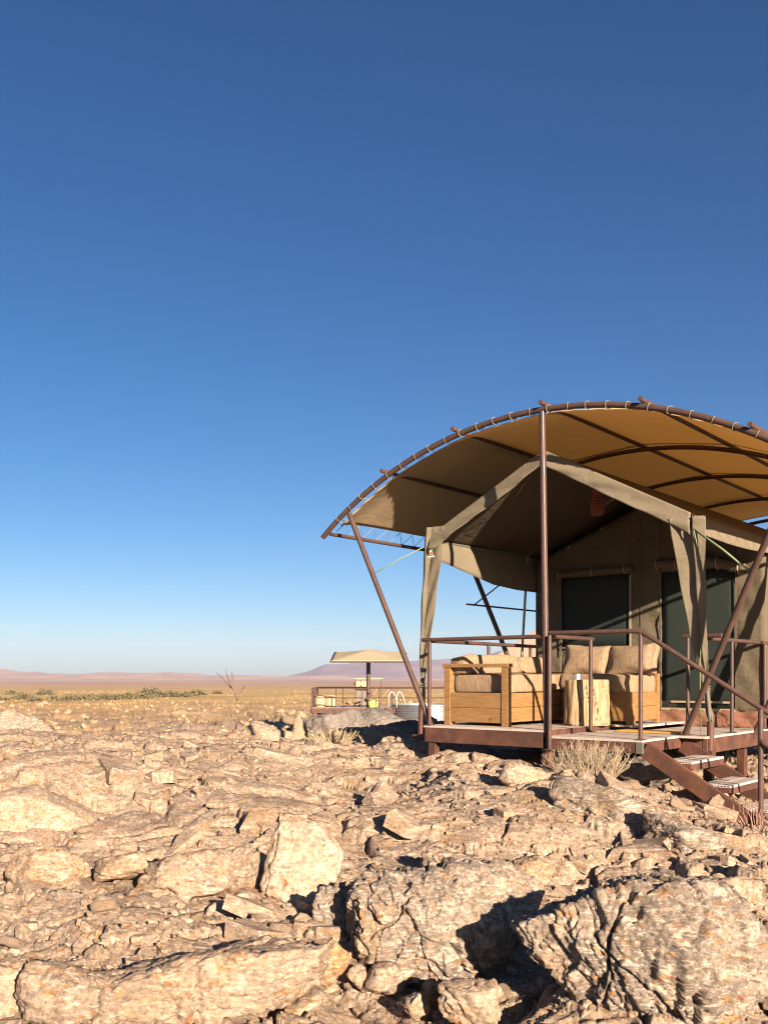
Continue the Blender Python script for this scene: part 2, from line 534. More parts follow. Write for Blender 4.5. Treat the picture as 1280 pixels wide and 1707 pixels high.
# rounded outcrops: x, y, height, radius x, radius y
_BUMP = [(-3.05, 8.4, .27, .75, 1.0), (-2.5, 11.2, .24, 1.3, 1.6), (-.42, 13.9, .27, .75, .55), (-4.4, 13.0, .16, 1.6, 1.2),
         (-1.0, 4.45, .10, .7, .5), (1.75, 8.75, .09, .45, .5), (-1.9, 5.2, .12, .8, .8), (-1.2, 8.2, .07, 1.2, 1.0), (1.0, 8.4, .06, .9, .8), (2.2, 7.0, .05, .5, .6)]

def rel(x, y):
    dx = x - O.x; dy = y - O.y
    return dx * U.x + dy * U.y, dx * V.x + dy * V.y

def ground(x, y, detail=True):
    x = np.asarray(x, float); y = np.asarray(y, float)
    r = np.hypot(x, y)
    a = np.arctan2(x, y); l = np.log(r + 0.5)
    num = 0.0; den = 0.0
    for i in range(len(_CP)):
        da = np.abs(a - _CA[i]); da = np.minimum(da, 2 * np.pi - da)
        d2 = (da * 1.6) ** 2 + ((l - _CL[i]) * 1.3) ** 2 + 0.0006
        wgt = d2 ** -1.7
        num = num + wgt * _CP[i, 2]; den = den + wgt
    z = num / den
    for bx, by, h, rx, ry in _BUMP:
        q = ((x - bx) / rx) ** 2 + ((y - by) / ry) ** 2
        z = z + h * np.exp(-q ** 1.3)
    if detail:
        near = 1 - sstep(20, 46, r)
        # bedding strikes across the view
        cs, sn = math.cos(.45), math.sin(.45)
        wx = x + .35 * fbm(x * .9, y * .9, r * 0 + 3.1, 3); wy = y + .35 * fbm(x * .9 + 9, y * .9, r * 0 + 7.1, 3)
        wx = wx + .06 * pn(x * 6, y * 6, r * 0 + 1.7); wy = wy + .06 * pn(x * 6 + 5, y * 6, r * 0 + 2.2)
        p = wx * cs + wy * sn; q = -wx * sn + wy * cs
        rough = sstep(-.12, .45, fbm(x * .45, y * .45, r * 0 + 11, 3))           # slabs against rubble
        h = .16 * fbm(x * .55, y * .55, r * 0 + 21, 3)
        for lam, amp, seed, asp in ((1.15, .075, 3, .62), (.46, .055, 17, .6), (.19, .032, 29, .7), (.085, .015, 41, .8)):
            f1, f2, idn, dx, dy = voro(p / lam * asp, q / lam, seed)
            rr = _R[idn]
            k = 1.0 if lam > .4 else (.22 + .8 * rough)
            bl = .3 + .7 * sstep(0, .20, f2 - f1)
            h = h + k * amp * bl * ((rr[..., 2] - .5) * 1.0 + ((rr[..., 3] - .5) * 1.0 + .45) * dx / asp + (rr[..., 0] - .5) * 1.1 * dy)
            h = h - k * amp * .95 * np.exp(-((f2 - f1) / .045) ** 2) * (rr[..., 1] > .3)
        st = fbm(p * 1.2, q * 6.5, r * 0 + 31, 4, .6, True)
        h = h + .020 * st + .022 * fbm(x * 5, y * 5, r * 0 + 41, 4, .6) 
        z = z + h * near
        far = sstep(14, 30, r) * (1 - sstep(160, 500, r))
        fh = 0.0
        for lam, amp, seed in ((4.0, .34, 5), (1.6, .24, 9), (.7, .12, 33)):
            f1, f2, idn, dx, dy = voro(wx / lam, wy / lam, seed)
            rr = _R[idn]
            fh = fh + amp * ((rr[..., 2] - .5) + ((rr[..., 3] - .5) + .35) * dx) - amp * .35 * np.exp(-((f2 - f1) / .07) ** 2)
        z = z + fh * sstep(16, 32, r) * (1 - sstep(80, 160, r)) * sstep(-.4, .1, fbm(x * .11, y * .11, r * 0 + 91, 3))
        z = z + far * (.55 * fbm(x * .09, y * .09, r * 0 + 51, 5, .55) + .16 * fbm(x * .42, y * .42, r * 0 + 57, 4, .6, True))
    u_, v_ = rel(x, y)
    under = sstep(-1.95, -1.5, u_) * (1 - sstep(1.2, 1.6, u_)) * sstep(.04, .30, v_) * (1 - sstep(8.6, 9.2, v_))
    z = np.where(under > 0, z * (1 - under) + np.minimum(z, -.36) * under, z)
    st2 = sstep(.9, 1.1, u_) * (1 - sstep(2.2, 2.5, u_)) * sstep(-.15, 0, v_) * (1 - sstep(.9, 1.1, v_))   # under the steps
    cap = -.42 - np.clip(u_ - 1.0, 0, 1.1) * .42
    z = np.where(st2 > 0, z * (1 - st2) + np.minimum(z, cap) * st2, z)
    return z

def gz(x, y, detail=True):
    return float(ground(np.array([x]), np.array([y]), detail)[0])

def hit(px, py, d0=2.5, d1=120):
    """where the photo pixel meets the broad ground"""
    ds = np.exp(np.linspace(math.log(d0), math.log(d1), 500))
    xs = (px - CX) / FPX * ds; zs = EYE + (HY - py) / FPX * ds
    g = ground(xs, ds, False)
    i = np.argmax(g >= zs)
    return float(xs[i]), float(ds[i]), float(g[i])

def big_mesh(name, co, quads, mat, kind):
    me = bpy.data.meshes.new(name)
    me.vertices.add(len(co)); me.vertices.foreach_set('co', co.astype(np.float32).ravel())
    n = len(quads); k = quads.shape[1]
    me.loops.add(n * k); me.loops.foreach_set('vertex_index', quads.astype(np.int32).ravel())
    me.polygons.add(n); me.polygons.foreach_set('loop_start', np.arange(0, n * k, k, dtype=np.int32))
    me.polygons.foreach_set('use_smooth', np.ones(n, bool))
    me.update(calc_edges=True)
    me.materials.append(mat)
    o = bpy.data.objects.new(name, me); C.objects.link(o)
    if kind: o['kind'] = kind
    return o

def build_ground():
    D = math.radians
    az = np.concatenate([np.arange(D(-180), D(-33), D(3.5)), np.arange(D(-33), D(-24), D(.3)), np.arange(D(-24), D(24), D(.055)),
                         np.arange(D(24), D(33), D(.3)), np.arange(D(33), D(180), D(3.5))])
    rr = [0.0, .5, 1.0, 1.5]
    r = 1.9
    while r < 6500:
        rr.append(r)
        r *= 1.03 if r < 3.0 else 1.0042 if r < 16 else 1.008 if r < 60 else 1.016 if r < 300 else 1.06
    rr = np.array(rr)
    A, R = np.meshgrid(az, rr)
    X = R * np.sin(A); Y = R * np.cos(A)
    Z = np.empty_like(X)
    for i in range(0, len(rr), 60):
        Z[i:i + 60] = ground(X[i:i + 60], Y[i:i + 60])
    nr, na = X.shape
    i = np.arange(nr - 1)[:, None]; j = np.arange(na)[None, :]
    j2 = (j + 1) % na
    q = np.stack([i * na + j + 0 * i, (i + 1) * na + j, (i + 1) * na + j2, i * na + j2], -1).reshape(-1, 4)
    q = q[:, ::-1]
    big_mesh('ground', np.stack([X, Y, Z], -1).reshape(-1, 3), q, M_GROUND, 'structure')
build_ground()

# ------------------------------------------------------------------ far hills
def hill_mat(name, c1, c2):
    m = N(name)
    k = m.noise(m.coord((1, 1, 2.5)), 0.004, 8, 0.6, 0.5)
    m.col(m.ramp(k, [(0.35, c1), (0.65, c2)]))
    m.rough(0.95)
    return m.m

def hills(name, dist, depth, prof, amp, mat, seed):
    """a range: prof lists (photo x, height above the horizon in photo pixels at the crest)"""
    px = np.linspace(prof[0][0], prof[-1][0], 520)
    hp = np.interp(px, [p[0] for p in prof], [p[1] for p in prof])
    t = np.linspace(-1, 1, 60)
    PX, T = np.meshgrid(px, t)
    Yd = dist + T * depth
    X = (PX - CX) / FPX * dist * (1 + 0 * T)
    crest = EYE + (np.interp(PX, px, hp) + 2.5) / FPX * dist + 16
    n = fbm(X / 900, Yd / 900, X * 0 + seed, 6, .55, True)
    env = np.clip(1 - np.abs(T) ** 1.25, 0, 1)
    Z = -18 + crest * env * (.80 + .20 * n) + amp * env * fbm(X / 300, Yd / 300, X * 0 + seed + 5, 4)
    nr, na = X.shape
    i = np.arange(nr - 1)[:, None]; j = np.arange(na - 1)[None, :]
    q = np.stack([i * na + j, i * na + j + 1, (i + 1) * na + j + 1, (i + 1) * na + j], -1).reshape(-1, 4)
    big_mesh(name, np.stack([X, Yd, Z], -1).reshape(-1, 3), q, mat, 'structure')
M_HILL = hill_mat('pink_hill', (0.297, 0.196, 0.138), (0.418, 0.288, 0.198))
M_MOUNT = hill_mat('mauve_mountain', (0.163, 0.115, 0.115), (0.252, 0.178, 0.167))
hills('low_hills', 3300, 800, [(-900, 14), (-500, 8), (-200, 16), (0, 10), (60, 3), (110, 3), (150, 1), (188, 6), (225, 0), (320, -2), (400, -1), (420, 0), (480, -4), (600, -6), (800, -6), (1100, -3), (1500, 4), (2200, 8)], 24, M_HILL, 3)
hills('foothills', 2000, 450, [(-900, -9), (-200, -10), (0, -9), (140, -13), (300, -10), (420, -8), (520, -9), (620, -10), (720, -7), (900, -8), (1300, -6), (2200, -6)], 6, M_HILL, 9)
hills('mountain', 4700, 800, [(430, -14), (482, -3), (512, 7), (546, 21), (568, 20), (612, 23), (648, 28), (686, 26), (726, 30), (770, 31), (830, 44), (900, 52), (1000, 45), (1150, 60), (1400, 40), (1800, 50), (2300, 10)], 22, M_MOUNT, 15)

# ------------------------------------------------------------------ boulders
import bmesh
_ICO = {}
def ico(n):
    if n not in _ICO:
        bm = bmesh.new(); bmesh.ops.create_icosphere(bm, subdivisions=n, radius=1)
        _ICO[n] = (np.array([v.co[:] for v in bm.verts]), np.array([[v.index for v in f.verts] for f in bm.faces]))
        bm.free()
    return _ICO[n]

def voro3(q):
    xi = np.floor(q).astype(np.int32); f1 = np.full(len(q), 9.0); f2 = f1.copy(); cid = np.zeros(len(q)); vec = np.zeros(q.shape)
    for a in (-1, 0, 1):
        for b in (-1, 0, 1):
            for c in (-1, 0, 1):
                h = _P[(_P[(_P[(xi[:, 0] + a) & 255] + xi[:, 1] + b) & 255] + xi[:, 2] + c) & 255]
                dv = xi + np.array([a, b, c]) + _R[h, :3] - q
                d = np.linalg.norm(dv, axis=1)
                m = d < f1
                f2 = np.where(m, f1, np.minimum(f2, d)); f1 = np.where(m, d, f1); cid = np.where(m, _R[h, 3], cid); vec = np.where(m[:, None], dv, vec)
    return cid, f2 - f1, vec

def rock_shape(seed, n=5, facets=16, soft=14.0, strata=.5, bed=(.3, .2, 1.0), rough=1.0, dims=(1, 1, 1), slab=False):
    """unit boulder scaled to dims: a rounded polyhedron carved by bedding, cracks and grain"""
    g = np.random.default_rng(seed)
    d, f = ico(n)
    pl = g.normal(size=(facets, 3)); pl /= np.linalg.norm(pl, axis=1)[:, None]
    off = g.uniform(.62, 1.05, facets)
    if slab:
        na = 7
        az = np.linspace(0, 2 * np.pi, na, endpoint=False) + g.uniform(-.35, .35, na)
        sd = np.stack([np.cos(az), np.sin(az), g.uniform(-.30, .22, na)], -1)
        tp = np.array([[g.uniform(-.12, .12), g.uniform(-.12, .12), 1], [0, 0, -1], [.35, -.25, .9], [-.3, -.5, .75]])
        pl = np.concatenate([sd, tp]); pl /= np.linalg.norm(pl, axis=1)[:, None]
        off = np.concatenate([g.uniform(.66, .98, na), [.58, .7, .72, .80]])
        bed = (.10, .12, 1.0); soft = 30
    pl2 = g.normal(size=(facets * 2, 3)); pl2 /= np.linalg.norm(pl2, axis=1)[:, None]
    pl = np.concatenate([pl, pl2]); off = np.concatenate([off, g.uniform(.90, 1.10, facets * 2)])
    soft = soft * 2.2
    k = np.maximum(d @ pl.T, 1e-3) / off
    km = k.max(axis=1)
    r = 1.0 / np.maximum(km * (np.sum((k / km[:, None]) ** soft, axis=1) ** (1 / soft)), .68)
    p = d * r[:, None] * np.array(dims)[None, :]
    sc = float(np.mean(dims))
    q = p / sc + g.uniform(-50, 50, 3)
    q0 = q + .16 * np.stack([fbm(q[:, 0] * 1.6, q[:, 1] * 1.6, q[:, 2] * 1.6 + o, 2) for o in (0, 31, 62)], -1)
    b = np.array(bed, float); b /= np.linalg.norm(b)
    hb = q0 @ b
    # broken bedding: every layer stands proud by its own amount
    h = 0.0
    for fr, amp in ((4.0, .060), (9.0, .040), (21.0, .020)):
        lay = hb * fr + .35 * fbm(q[:, 0] * 1.5 + fr, q[:, 1] * 1.5, q[:, 2] * 1.5, 2)
        li = np.floor(lay).astype(np.int32); fr_ = lay - li
        cut = pn(q[:, 0] * 1.7 + fr, q[:, 1] * 1.7, q[:, 2] * 1.7)
        h = h + strata * amp * ((_R[li & 255, 0] - .5) * (cut > -.1) - .45 * np.exp(-(fr_ / .10) ** 2))
    h = h + rough * (.05 * fbm(q[:, 0] * 1.6, q[:, 1] * 1.6, q[:, 2] * 1.6, 3, .5) + .012 * fbm(q[:, 0] * 14, q[:, 1] * 14, q[:, 2] * 14, 4, .7))
    for lam, amp in ((2.4, .075), (5.5, .036), (12.0, .014)):
        qq = q0 * lam + (b[None, :] * (hb * lam * .9)[:, None])          # plates lie along the bedding
        cid, ed, vec = voro3(qq)
        tl = vec @ g.normal(size=3) * .55
        h = h + rough * amp * ((cid - .5) + tl * .8 - (.30 if lam < 3 else .08) * np.exp(-(ed / .04) ** 2))
    # a few cracks: thin sheets through the rock
    for c in range(4):
        nn = g.normal(size=3); nn /= np.linalg.norm(nn)
        e = (q0 - q0.mean(0)) @ nn - g.uniform(-.5, .5)
        e = e + .10 * fbm(q[:, 0] * 2.2 + c, q[:, 1] * 2.2, q[:, 2] * 2.2, 3)
        h = h - .09 * rough * np.exp(-(e / .012) ** 2) * (pn(q[:, 0] * 1.5, q[:, 1] * 1.5, q[:, 2] * 1.5 + c * 9) > -.1)
    nrm = d / np.array(dims)[None, :]; nrm /= np.linalg.norm(nrm, axis=1)[:, None]
    return p + nrm * (h * sc)[:, None], f

def boulder(name, label, loc, dims, seed, mat, rot=(0, 0, 0), n=5, sink=.25, cat='boulder', group=None, fit=None, **kw):
    p, f = rock_shape(seed, n, dims=dims, **kw)
    R = np.array(Matrix.Rotation(rot[2], 3, 'Z') @ Matrix.Rotation(rot[1], 3, 'Y') @ Matrix.Rotation(rot[0], 3, 'X'))
    p = p @ R.T
    if fit:
        c = (p.max(0) + p.min(0)) / 2; e = p.max(0) - p.min(0)
        p = (p - c) / e * np.array([fit[0], e[1] * fit[0] / e[0] * .5 + fit[1] * .5, fit[2]])
    zmin, zmax = p[:, 2].min(), p[:, 2].max()
    p[:, 2] -= zmin + sink * (zmax - zmin)
    me = bpy.data.meshes.new(name)
    me.from_pydata(p.tolist(), [], f.tolist())
    me.polygons.foreach_set('use_smooth', [True] * len(f)); me.materials.append(mat)
    o = bpy.data.objects.new(name, me); C.objects.link(o); o.location = loc
    return tag(o, label, cat, group)

def boulder_px(label, x, ybase, wpx, hpx, seed, mat, depth=.8, sink=.22, d=None, **kw):
    """boulder standing where photo pixel (x, ybase) meets the ground, wpx wide and hpx tall there"""
    if d is None:
        gx, gy, g = hit(x, ybase)
    else:
        gx, gy = (x - CX) / FPX * d, d; g = gz(gx, gy, False)
    s = gy / FPX
    W = wpx * s; Hh = hpx * s * .93
    D = W * depth
    gy2 = gy + D * .5; gx2 = gx * gy2 / gy
    dims = (W * .55, D * .55, Hh / (1 - sink) * .55)
    zb = EYE + (HY - ybase) / FPX * gy
    if d is not None:
        top = zb + Hh
        zb = min(zb, gz(gx2, gy2, False)); Hh = top - zb
        dims = (W * .55, D * .55, Hh / (1 - sink) * .55)
    return boulder('boulder', label, (gx2, gy2, zb + .01), dims, seed, mat, sink=sink, fit=(W, D, Hh / (1 - sink)), **kw)

R_ = math.radians
boulder_px('large rounded grey boulder with white quartz blotches, beside the huge corner boulder', 748, 1652, 372, 205, 5, M_GREY, .62, n=7, rot=(R_(-12), R_(4), R_(8)), strata=.25, bed=(1, .2, .3), facets=20, soft=9, rough=.9)
boulder_px('huge craggy boulder filling the bottom right corner, split by a long crack', 1066, 1735, 470, 268, 23, M_GREY, .66, n=7, rot=(R_(-8), R_(10), R_(-12)), strata=.8, bed=(.9, .1, .5), facets=12, soft=16, rough=1.0)
boulder_px('upright pale slab leaning left with a dark shadow beside it', 505, 1522, 142, 158, 31, M_ROCK, .5, n=5, rot=(R_(-25), R_(14), R_(10)), strata=.5, facets=9, slab=True)
boulder_px('flat cracked block between the left edge and the leaning slab', 332, 1508, 215, 92, 44, M_ROCK, .7, n=5, rot=(R_(-14), R_(-6), R_(20)), strata=.5, facets=9, slab=True)
boulder_px('pale wedge shaped rock near the left edge above the stone litter', 78, 1490, 130, 76, 52, M_WARM, .7, n=5, rot=(R_(-20), R_(12), R_(30)), facets=9, slab=True)
boulder_px('dark shaded rock wedged between the leaning slab and the rounded grey boulder', 562, 1575, 84, 98, 61, M_GREY, .9, n=5, rot=(0, R_(-20), R_(15)), facets=10, soft=18, strata=.8)
boulder_px('blocky rock at the bottom edge with a dark cleft along its left side', 118, 1725, 190, 108, 72, M_ROCK, .7, n=5, rot=(R_(-10), R_(8), R_(-10)), strata=.9, facets=9, slab=True)
boulder_px('smooth rock cut off by the lower left corner of the picture', -5, 1708, 130, 100, 83, M_ROCK, .8, n=5, rot=(R_(-16), R_(-4), R_(0)), strata=.3, facets=12, slab=True)
boulder_px('broad layered bedrock hump at the bottom edge, left of the cobbles', 345, 1745, 440, 148, 97, M_ROCK, .6, n=6, rot=(R_(-14), R_(-6), R_(16)), strata=1.0, facets=14, rough=.8, slab=True)
boulder_px('striped layered slab dipping right below the dry bush by the deck', 1012, 1380, 195, 82, 101, M_GREY, .55, n=5, rot=(R_(-18), R_(22), R_(-22)), strata=1.6, facets=9, rough=.7, sink=.3, slab=True)
boulder_px('triangular grey boulder with a shaded left face below the steps', 1142, 1432, 140, 74, 113, M_GREY, .75, n=5, rot=(R_(-6), R_(18), R_(-14)), strata=1.1, facets=8, slab=True)
boulder_px('low worn boulder behind the huge corner boulder, on the right', 1195, 1540, 170, 74, 127, M_ROCK, .7, n=5, rot=(R_(-10), 0, R_(20)), facets=12, slab=True)
boulder_px('small brown boulder on the bedrock left of the dry bush', 872, 1312, 88, 42, 131, M_ROCK, .7, n=4, rot=(0, R_(10), R_(20)), strata=.9, slab=True)
boulder_px('rough rock just behind the rounded grey boulder', 762, 1482, 130, 64, 149, M_ROCK, .7, n=5, rot=(R_(-10), R_(12), R_(0)), strata=1.1, slab=True)
boulder_px('low brown rock behind the shadow of the huge corner boulder', 880, 1482, 100, 48, 151, M_WARM, .7, n=5, rot=(0, R_(-8), R_(40)), strata=.8, slab=True)
boulder_px('orange stained pointed rock beside the rounded grey boulder', 553, 1642, 62, 72, 163, M_RUST, .7, n=4, rot=(0, R_(12), R_(10)), facets=9, soft=20)
boulder_px('white streaked rock left of the orange pointed rock', 492, 1660, 92, 92, 171, M_ROCK, .8, n=5, rot=(0, R_(-12), R_(30)), facets=9, soft=20, strata=.7)
boulder_px('splintered rock standing on edge at the bottom, right of the cobbles', 782, 1722, 112, 78, 181, M_ROCK, .6, n=5, rot=(R_(10), R_(62), R_(20)), strata=2.0, bed=(0, 0, 1), facets=9, soft=20)
boulder_px('rust coloured flat stone at the bottom edge beside the layered hump', 498, 1702, 70, 26, 193, M_RUST, .6, n=4, rot=(0, R_(-24), R_(20)), facets=9, soft=20)
boulder_px('smooth domed rock at the left edge with grey striped hollow above it', 60, 1395, 260, 80, 201, M_ROCK, .8, n=5, rot=(R_(-8), R_(10), R_(0)), strata=.3, facets=14, soft=9, rough=.6, sink=.35)
boulder_px('tilted block on bare rock above the flat cracked block', 215, 1475, 130, 52, 211, M_WARM, .8, n=5, rot=(R_(-14), R_(-10), R_(12)), facets=8, strata=.3, slab=True)
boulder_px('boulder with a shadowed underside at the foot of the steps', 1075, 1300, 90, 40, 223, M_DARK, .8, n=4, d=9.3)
# pale cobbles in the gap below the rounded boulder
for i, (x, y, ww, hh) in enumerate([(640, 1662, 78, 50), (722, 1674, 36, 44), (764, 1678, 58, 36), (812, 1676, 52, 36), (598, 1652, 42, 38), (455, 1620, 60, 40), (520, 1690, 46, 34), (690, 1700, 60, 40)]):
    boulder_px(['wide white faced cobble at the foot of the rounded grey boulder', 'narrow rust topped cobble under the rounded grey boulder',
                'squarish pale cobble under the middle of the rounded grey boulder', 'flattened cobble at the mouth of the dark gap under the rounded boulder',
                'small cobble touching the orange pointed rock', 'loose grey cobble above the white streaked rock', 'little cobble between rust stone and pale cobbles',
                'grey white cobble on the bottom edge below the cobble row'][i], x, y, ww, hh, 300 + i, (M_ROCK, M_RUST, M_ROCK, M_WARM)[i % 4], .8, n=4, facets=9, soft=20, rot=(0, R_(8 * (-1) ** i), R_(40 * i)))
# rocks under and left of the pool deck
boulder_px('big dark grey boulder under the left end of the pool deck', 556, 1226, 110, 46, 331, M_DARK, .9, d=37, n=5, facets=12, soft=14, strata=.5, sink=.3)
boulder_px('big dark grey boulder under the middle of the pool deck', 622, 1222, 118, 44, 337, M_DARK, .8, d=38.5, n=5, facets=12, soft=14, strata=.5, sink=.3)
boulder_px('brown rounded boulder left of the pool deck boulders', 496, 1226, 26, 36, 341, M_WARM, .9, d=36, n=4)
boulder_px('grey weathered outcrop rising at the left edge on the far slope', 36, 1226, 120, 46, 347, M_GREY, .7, d=27, n=5, strata=1.0)
boulder_px('brown outcrop at the left edge below the grey weathered outcrop', 40, 1252, 150, 40, 353, M_WARM, .7, d=20, n=5, strata=.8, sink=.35)
boulder_px('tall fissured boulder on the bedrock edge left of the tufted mound', 440, 1236, 100, 34, 367, M_ROCK, .9, d=16, n=5, strata=.8, bed=(.2, .2, .8), sink=.45)
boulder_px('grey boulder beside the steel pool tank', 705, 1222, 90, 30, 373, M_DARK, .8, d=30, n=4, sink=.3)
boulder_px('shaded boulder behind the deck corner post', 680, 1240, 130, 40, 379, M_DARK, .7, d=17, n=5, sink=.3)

# ------------------------------------------------------------------ loose stones: one mesh per kind, copied
def stone_mesh(seed, mat, n=3):
    p, f = rock_shape(seed, n, facets=9, soft=30, strata=.4, rough=.6, dims=(1, .8, .62), slab=True)
    me = bpy.data.meshes.new('stone')
    me.from_pydata(p.tolist(), [], f.tolist()); me.materials.append(mat)
    me.polygons.foreach_set('use_smooth', [True] * len(f))
    me.set_sharp_from_angle(angle=R_(32))
    return me
_SM = [stone_mesh(400 + i, (M_ROCK, M_WARM, M_GREY, M_ROCK)[i % 4]) for i in range(8)]

def inside_deck(x, y):
    u_, v_ = rel(x, y)
    return -1.6 < u_ < 1.4 and v_ > -.05
def on_steps(x, y):
    u_, v_ = rel(x, y)
    return .9 < u_ < 2.3 and -.1 < v_ < 1.05

_LM = []
def landmark(text, px, py, d=None):
    if d: _LM.append((text, (px - CX) / FPX * d, d))
    else:
        x, y, _ = hit(px, py); _LM.append((text, x, y))
for t_, a_, b_ in [('left of the leaning slab', 420, 1520), ('right of the leaning slab', 600, 1500), ('above the rounded grey boulder', 740, 1450), ('beside the huge corner boulder', 930, 1560),
                   ('behind the huge corner boulder', 1120, 1480), ('near the triangular boulder', 1190, 1440), ('near the striped slab', 930, 1370), ('below the dry bush', 960, 1330),
                   ('in front of the deck corner', 760, 1290), ('on the open bedrock before the deck', 700, 1370), ('below the grass tuft mound', 540, 1290), ('on the open bedrock at mid left', 380, 1330),
                   ('near the left edge dome', 110, 1370), ('at the far left bedrock rim', 120, 1290), ('beside the pale wedge rock', 120, 1520), ('between wedge rock and layered hump', 240, 1550),
                   ('on the layered hump side', 330, 1600), ('near the flat cracked block', 300, 1450), ('among the cobbles at the bottom', 600, 1680), ('at the bottom left corner rocks', 60, 1640),
                   ('at the right edge', 1260, 1500), ('at the right edge below the steps', 1250, 1420), ('in the bedrock centre', 560, 1380), ('in the rough patch right of centre', 860, 1430)]:
    landmark(t_, a_, b_)
_CNT = {}
def stone_label(o, s):
    cname = {'tan_rock': 'tan', 'warm_rock': 'yellowish', 'grey_rock': 'grey'}[o.data.materials[0].name]
    size = 'tiny' if s < .03 else 'small' if s < .045 else 'fist sized' if s < .065 else 'larger'
    fl = 'flat' if o.scale[2] < .75 * s else 'upright' if o.scale[2] > .98 * s else 'blocky'
    t = min(_LM, key=lambda q: (q[1] - o.location.x) ** 2 + (q[2] - o.location.y) ** 2)[0]
    return '%s %s %s stone %s' % (size, fl, cname, t)

def scatter(count, name, label, group, cat, d0, d1, s0, s1, px0, px1):
    pts = []
    while len(pts) < count:
        d = d0 * (d1 / d0) ** random.random()
        px = random.uniform(px0, px1)
        x = (px - CX) / FPX * d
        if inside_deck(x, d) or on_steps(x, d): continue
        pts.append((x, d))
    g = ground(np.array([p[0] for p in pts]), np.array([p[1] for p in pts]))
    for (x, y), z in zip(pts, g):
        o = bpy.data.objects.new(name, random.choice(_SM)); C.objects.link(o)
        s = s0 * (s1 / s0) ** (random.random() ** 1.8)
        o.scale = (s * random.uniform(.8, 1.3), s * random.uniform(.7, 1.1), s * random.uniform(.6, 1.1))
        o.rotation_euler = (random.uniform(-.5, .5), random.uniform(-.5, .5), random.uniform(0, 6.28))
        o.location = (x, y, float(z) + s * .18)
        tag(o, stone_label(o, s), cat, group)
scatter(150, 'loose_stone', 'small angular stone lying loose on the pale bedrock', 'loose stones on the bedrock', 'stone', 4.0, 11, .022, .085, -40, 1330)
# rubble below the deck and around the steps
pts = []
while len(pts) < 110:
    u_, v_ = random.uniform(.2, 3.0), random.uniform(-.7, 3.4)
    if not (u_ < 1.0 and v_ < -.1): pts.append((u_, v_))
W_ = [L(a, b) for a, b in pts]
g = ground(np.array([p.x for p in W_]), np.array([p.y for p in W_]))
for p, z in zip(W_, g):
    o = bpy.data.objects.new('rubble_stone', random.choice(_SM[:2] + _SM[3:6])); C.objects.link(o)
    s = .03 * (4.5 ** random.random())
    o.scale = (s, s * random.uniform(.7, 1.1), s * random.uniform(.7, 1.1)); o.rotation_euler = (random.uniform(-1, 1), random.uniform(-1, 1), random.uniform(0, 6.28))
    o.location = (p.x, p.y, float(z) + s * .2)
    u_, v_ = rel(p.x, p.y)
    where = ('under the steps' if on_steps(p.x, p.y) else 'under the deck behind the dry bush' if u_ < 1.0 else 'under the right deck beam' if u_ < 1.35 else 'beyond the steps near the right edge' if v_ > .9 else 'in front of the steps')
    sz = 'little' if s < .05 else 'medium' if s < .09 else 'big'
    fl = 'flat' if o.scale[2] < .8 * s else 'upright' if o.scale[2] > 1.0 * s else 'blocky'
    tag(o, '%s %s %s rubble stone %s' % (sz, fl, {'tan_rock': 'tan', 'warm_rock': 'yellowish', 'grey_rock': 'grey'}[o.data.materials[0].name], where), 'stone', 'rubble stones under the deck')

def joined_stones(name, label, count, d0, d1, s0, s1, px0, px1, mat, n=1, flat=.65):
    bases = []
    for i in range(10):
        p, f = rock_shape(900 + i, n, facets=8, soft=40, strata=0, rough=.6, dims=(1, .8, flat))
        bases.append((p, f))
    d = d0 * (d1 / d0) ** rng.random(count * 2); px = rng.uniform(px0, px1, count * 2)
    x = (px - CX) / FPX * d
    u_, v_ = rel(x, d)
    m = ~((u_ > -1.7) & (u_ < 1.4) & (v_ > -.1) & (v_ < 9))
    cl = fbm(x * .5, d * .5, x * 0 + 71, 3) + .5 * rng.random(len(x))        # stones gather in patches
    m &= cl > .12
    x, d = x[m][:count], d[m][:count]
    z = ground(x, d)
    co, fa, off = [], [], 0
    for i in range(len(x)):
        p, f = bases[i % 10]
        s = s0 * (s1 / s0) ** (random.random() ** 2) * (1.0 if d1 < 20 else d[i] / d0 * .5 + .5)
        a = random.uniform(0, 6.28); c_, s_ = math.cos(a), math.sin(a)
        t = random.uniform(-.5, .5)
        q = p * s
        q = np.stack([q[:, 0] * c_ - q[:, 1] * s_, q[:, 0] * s_ + q[:, 1] * c_, q[:, 2] + q[:, 0] * t], -1) + np.array([x[i], d[i], z[i] + s * .15])
        co.append(q); fa.append(f + off); off += len(q)
    o = big_mesh(name, np.concatenate(co), np.concatenate(fa), mat, 'stuff')
    o.data.polygons.foreach_set('use_smooth', np.zeros(len(o.data.polygons), bool))
    return tag(o, label, 'rubble')
def flake(g):
    n = int(g.integers(5, 8))
    a = np.sort(g.uniform(0, 2 * np.pi, n) * .35 + np.linspace(0, 2 * np.pi, n, endpoint=False) * .9)
    r = g.uniform(.6, 1.0, n); th = g.uniform(.05, .20)
    e = g.uniform(.55, 1.0)
    top = np.stack([r * np.cos(a) * .86 + g.uniform(-.06, .06), r * np.sin(a) * e * .86, th + g.uniform(-.08, .08, n)], -1)
    mid = np.stack([r * np.cos(a), r * np.sin(a) * e, th * g.uniform(.45, .8, n)], -1)
    bot = np.stack([r * np.cos(a) * .95, r * np.sin(a) * e * .95, np.full(n, -.25)], -1)
    v = np.concatenate([bot, mid, top, top.mean(0)[None]])
    f = []
    for i in range(n):
        j = (i + 1) % n
        for o in (0, n): f += [(o + i, o + j, o + n + j), (o + i, o + n + j, o + n + i)]
        f.append((2 * n + i, 2 * n + j, 3 * n))
    return v, np.array(f)
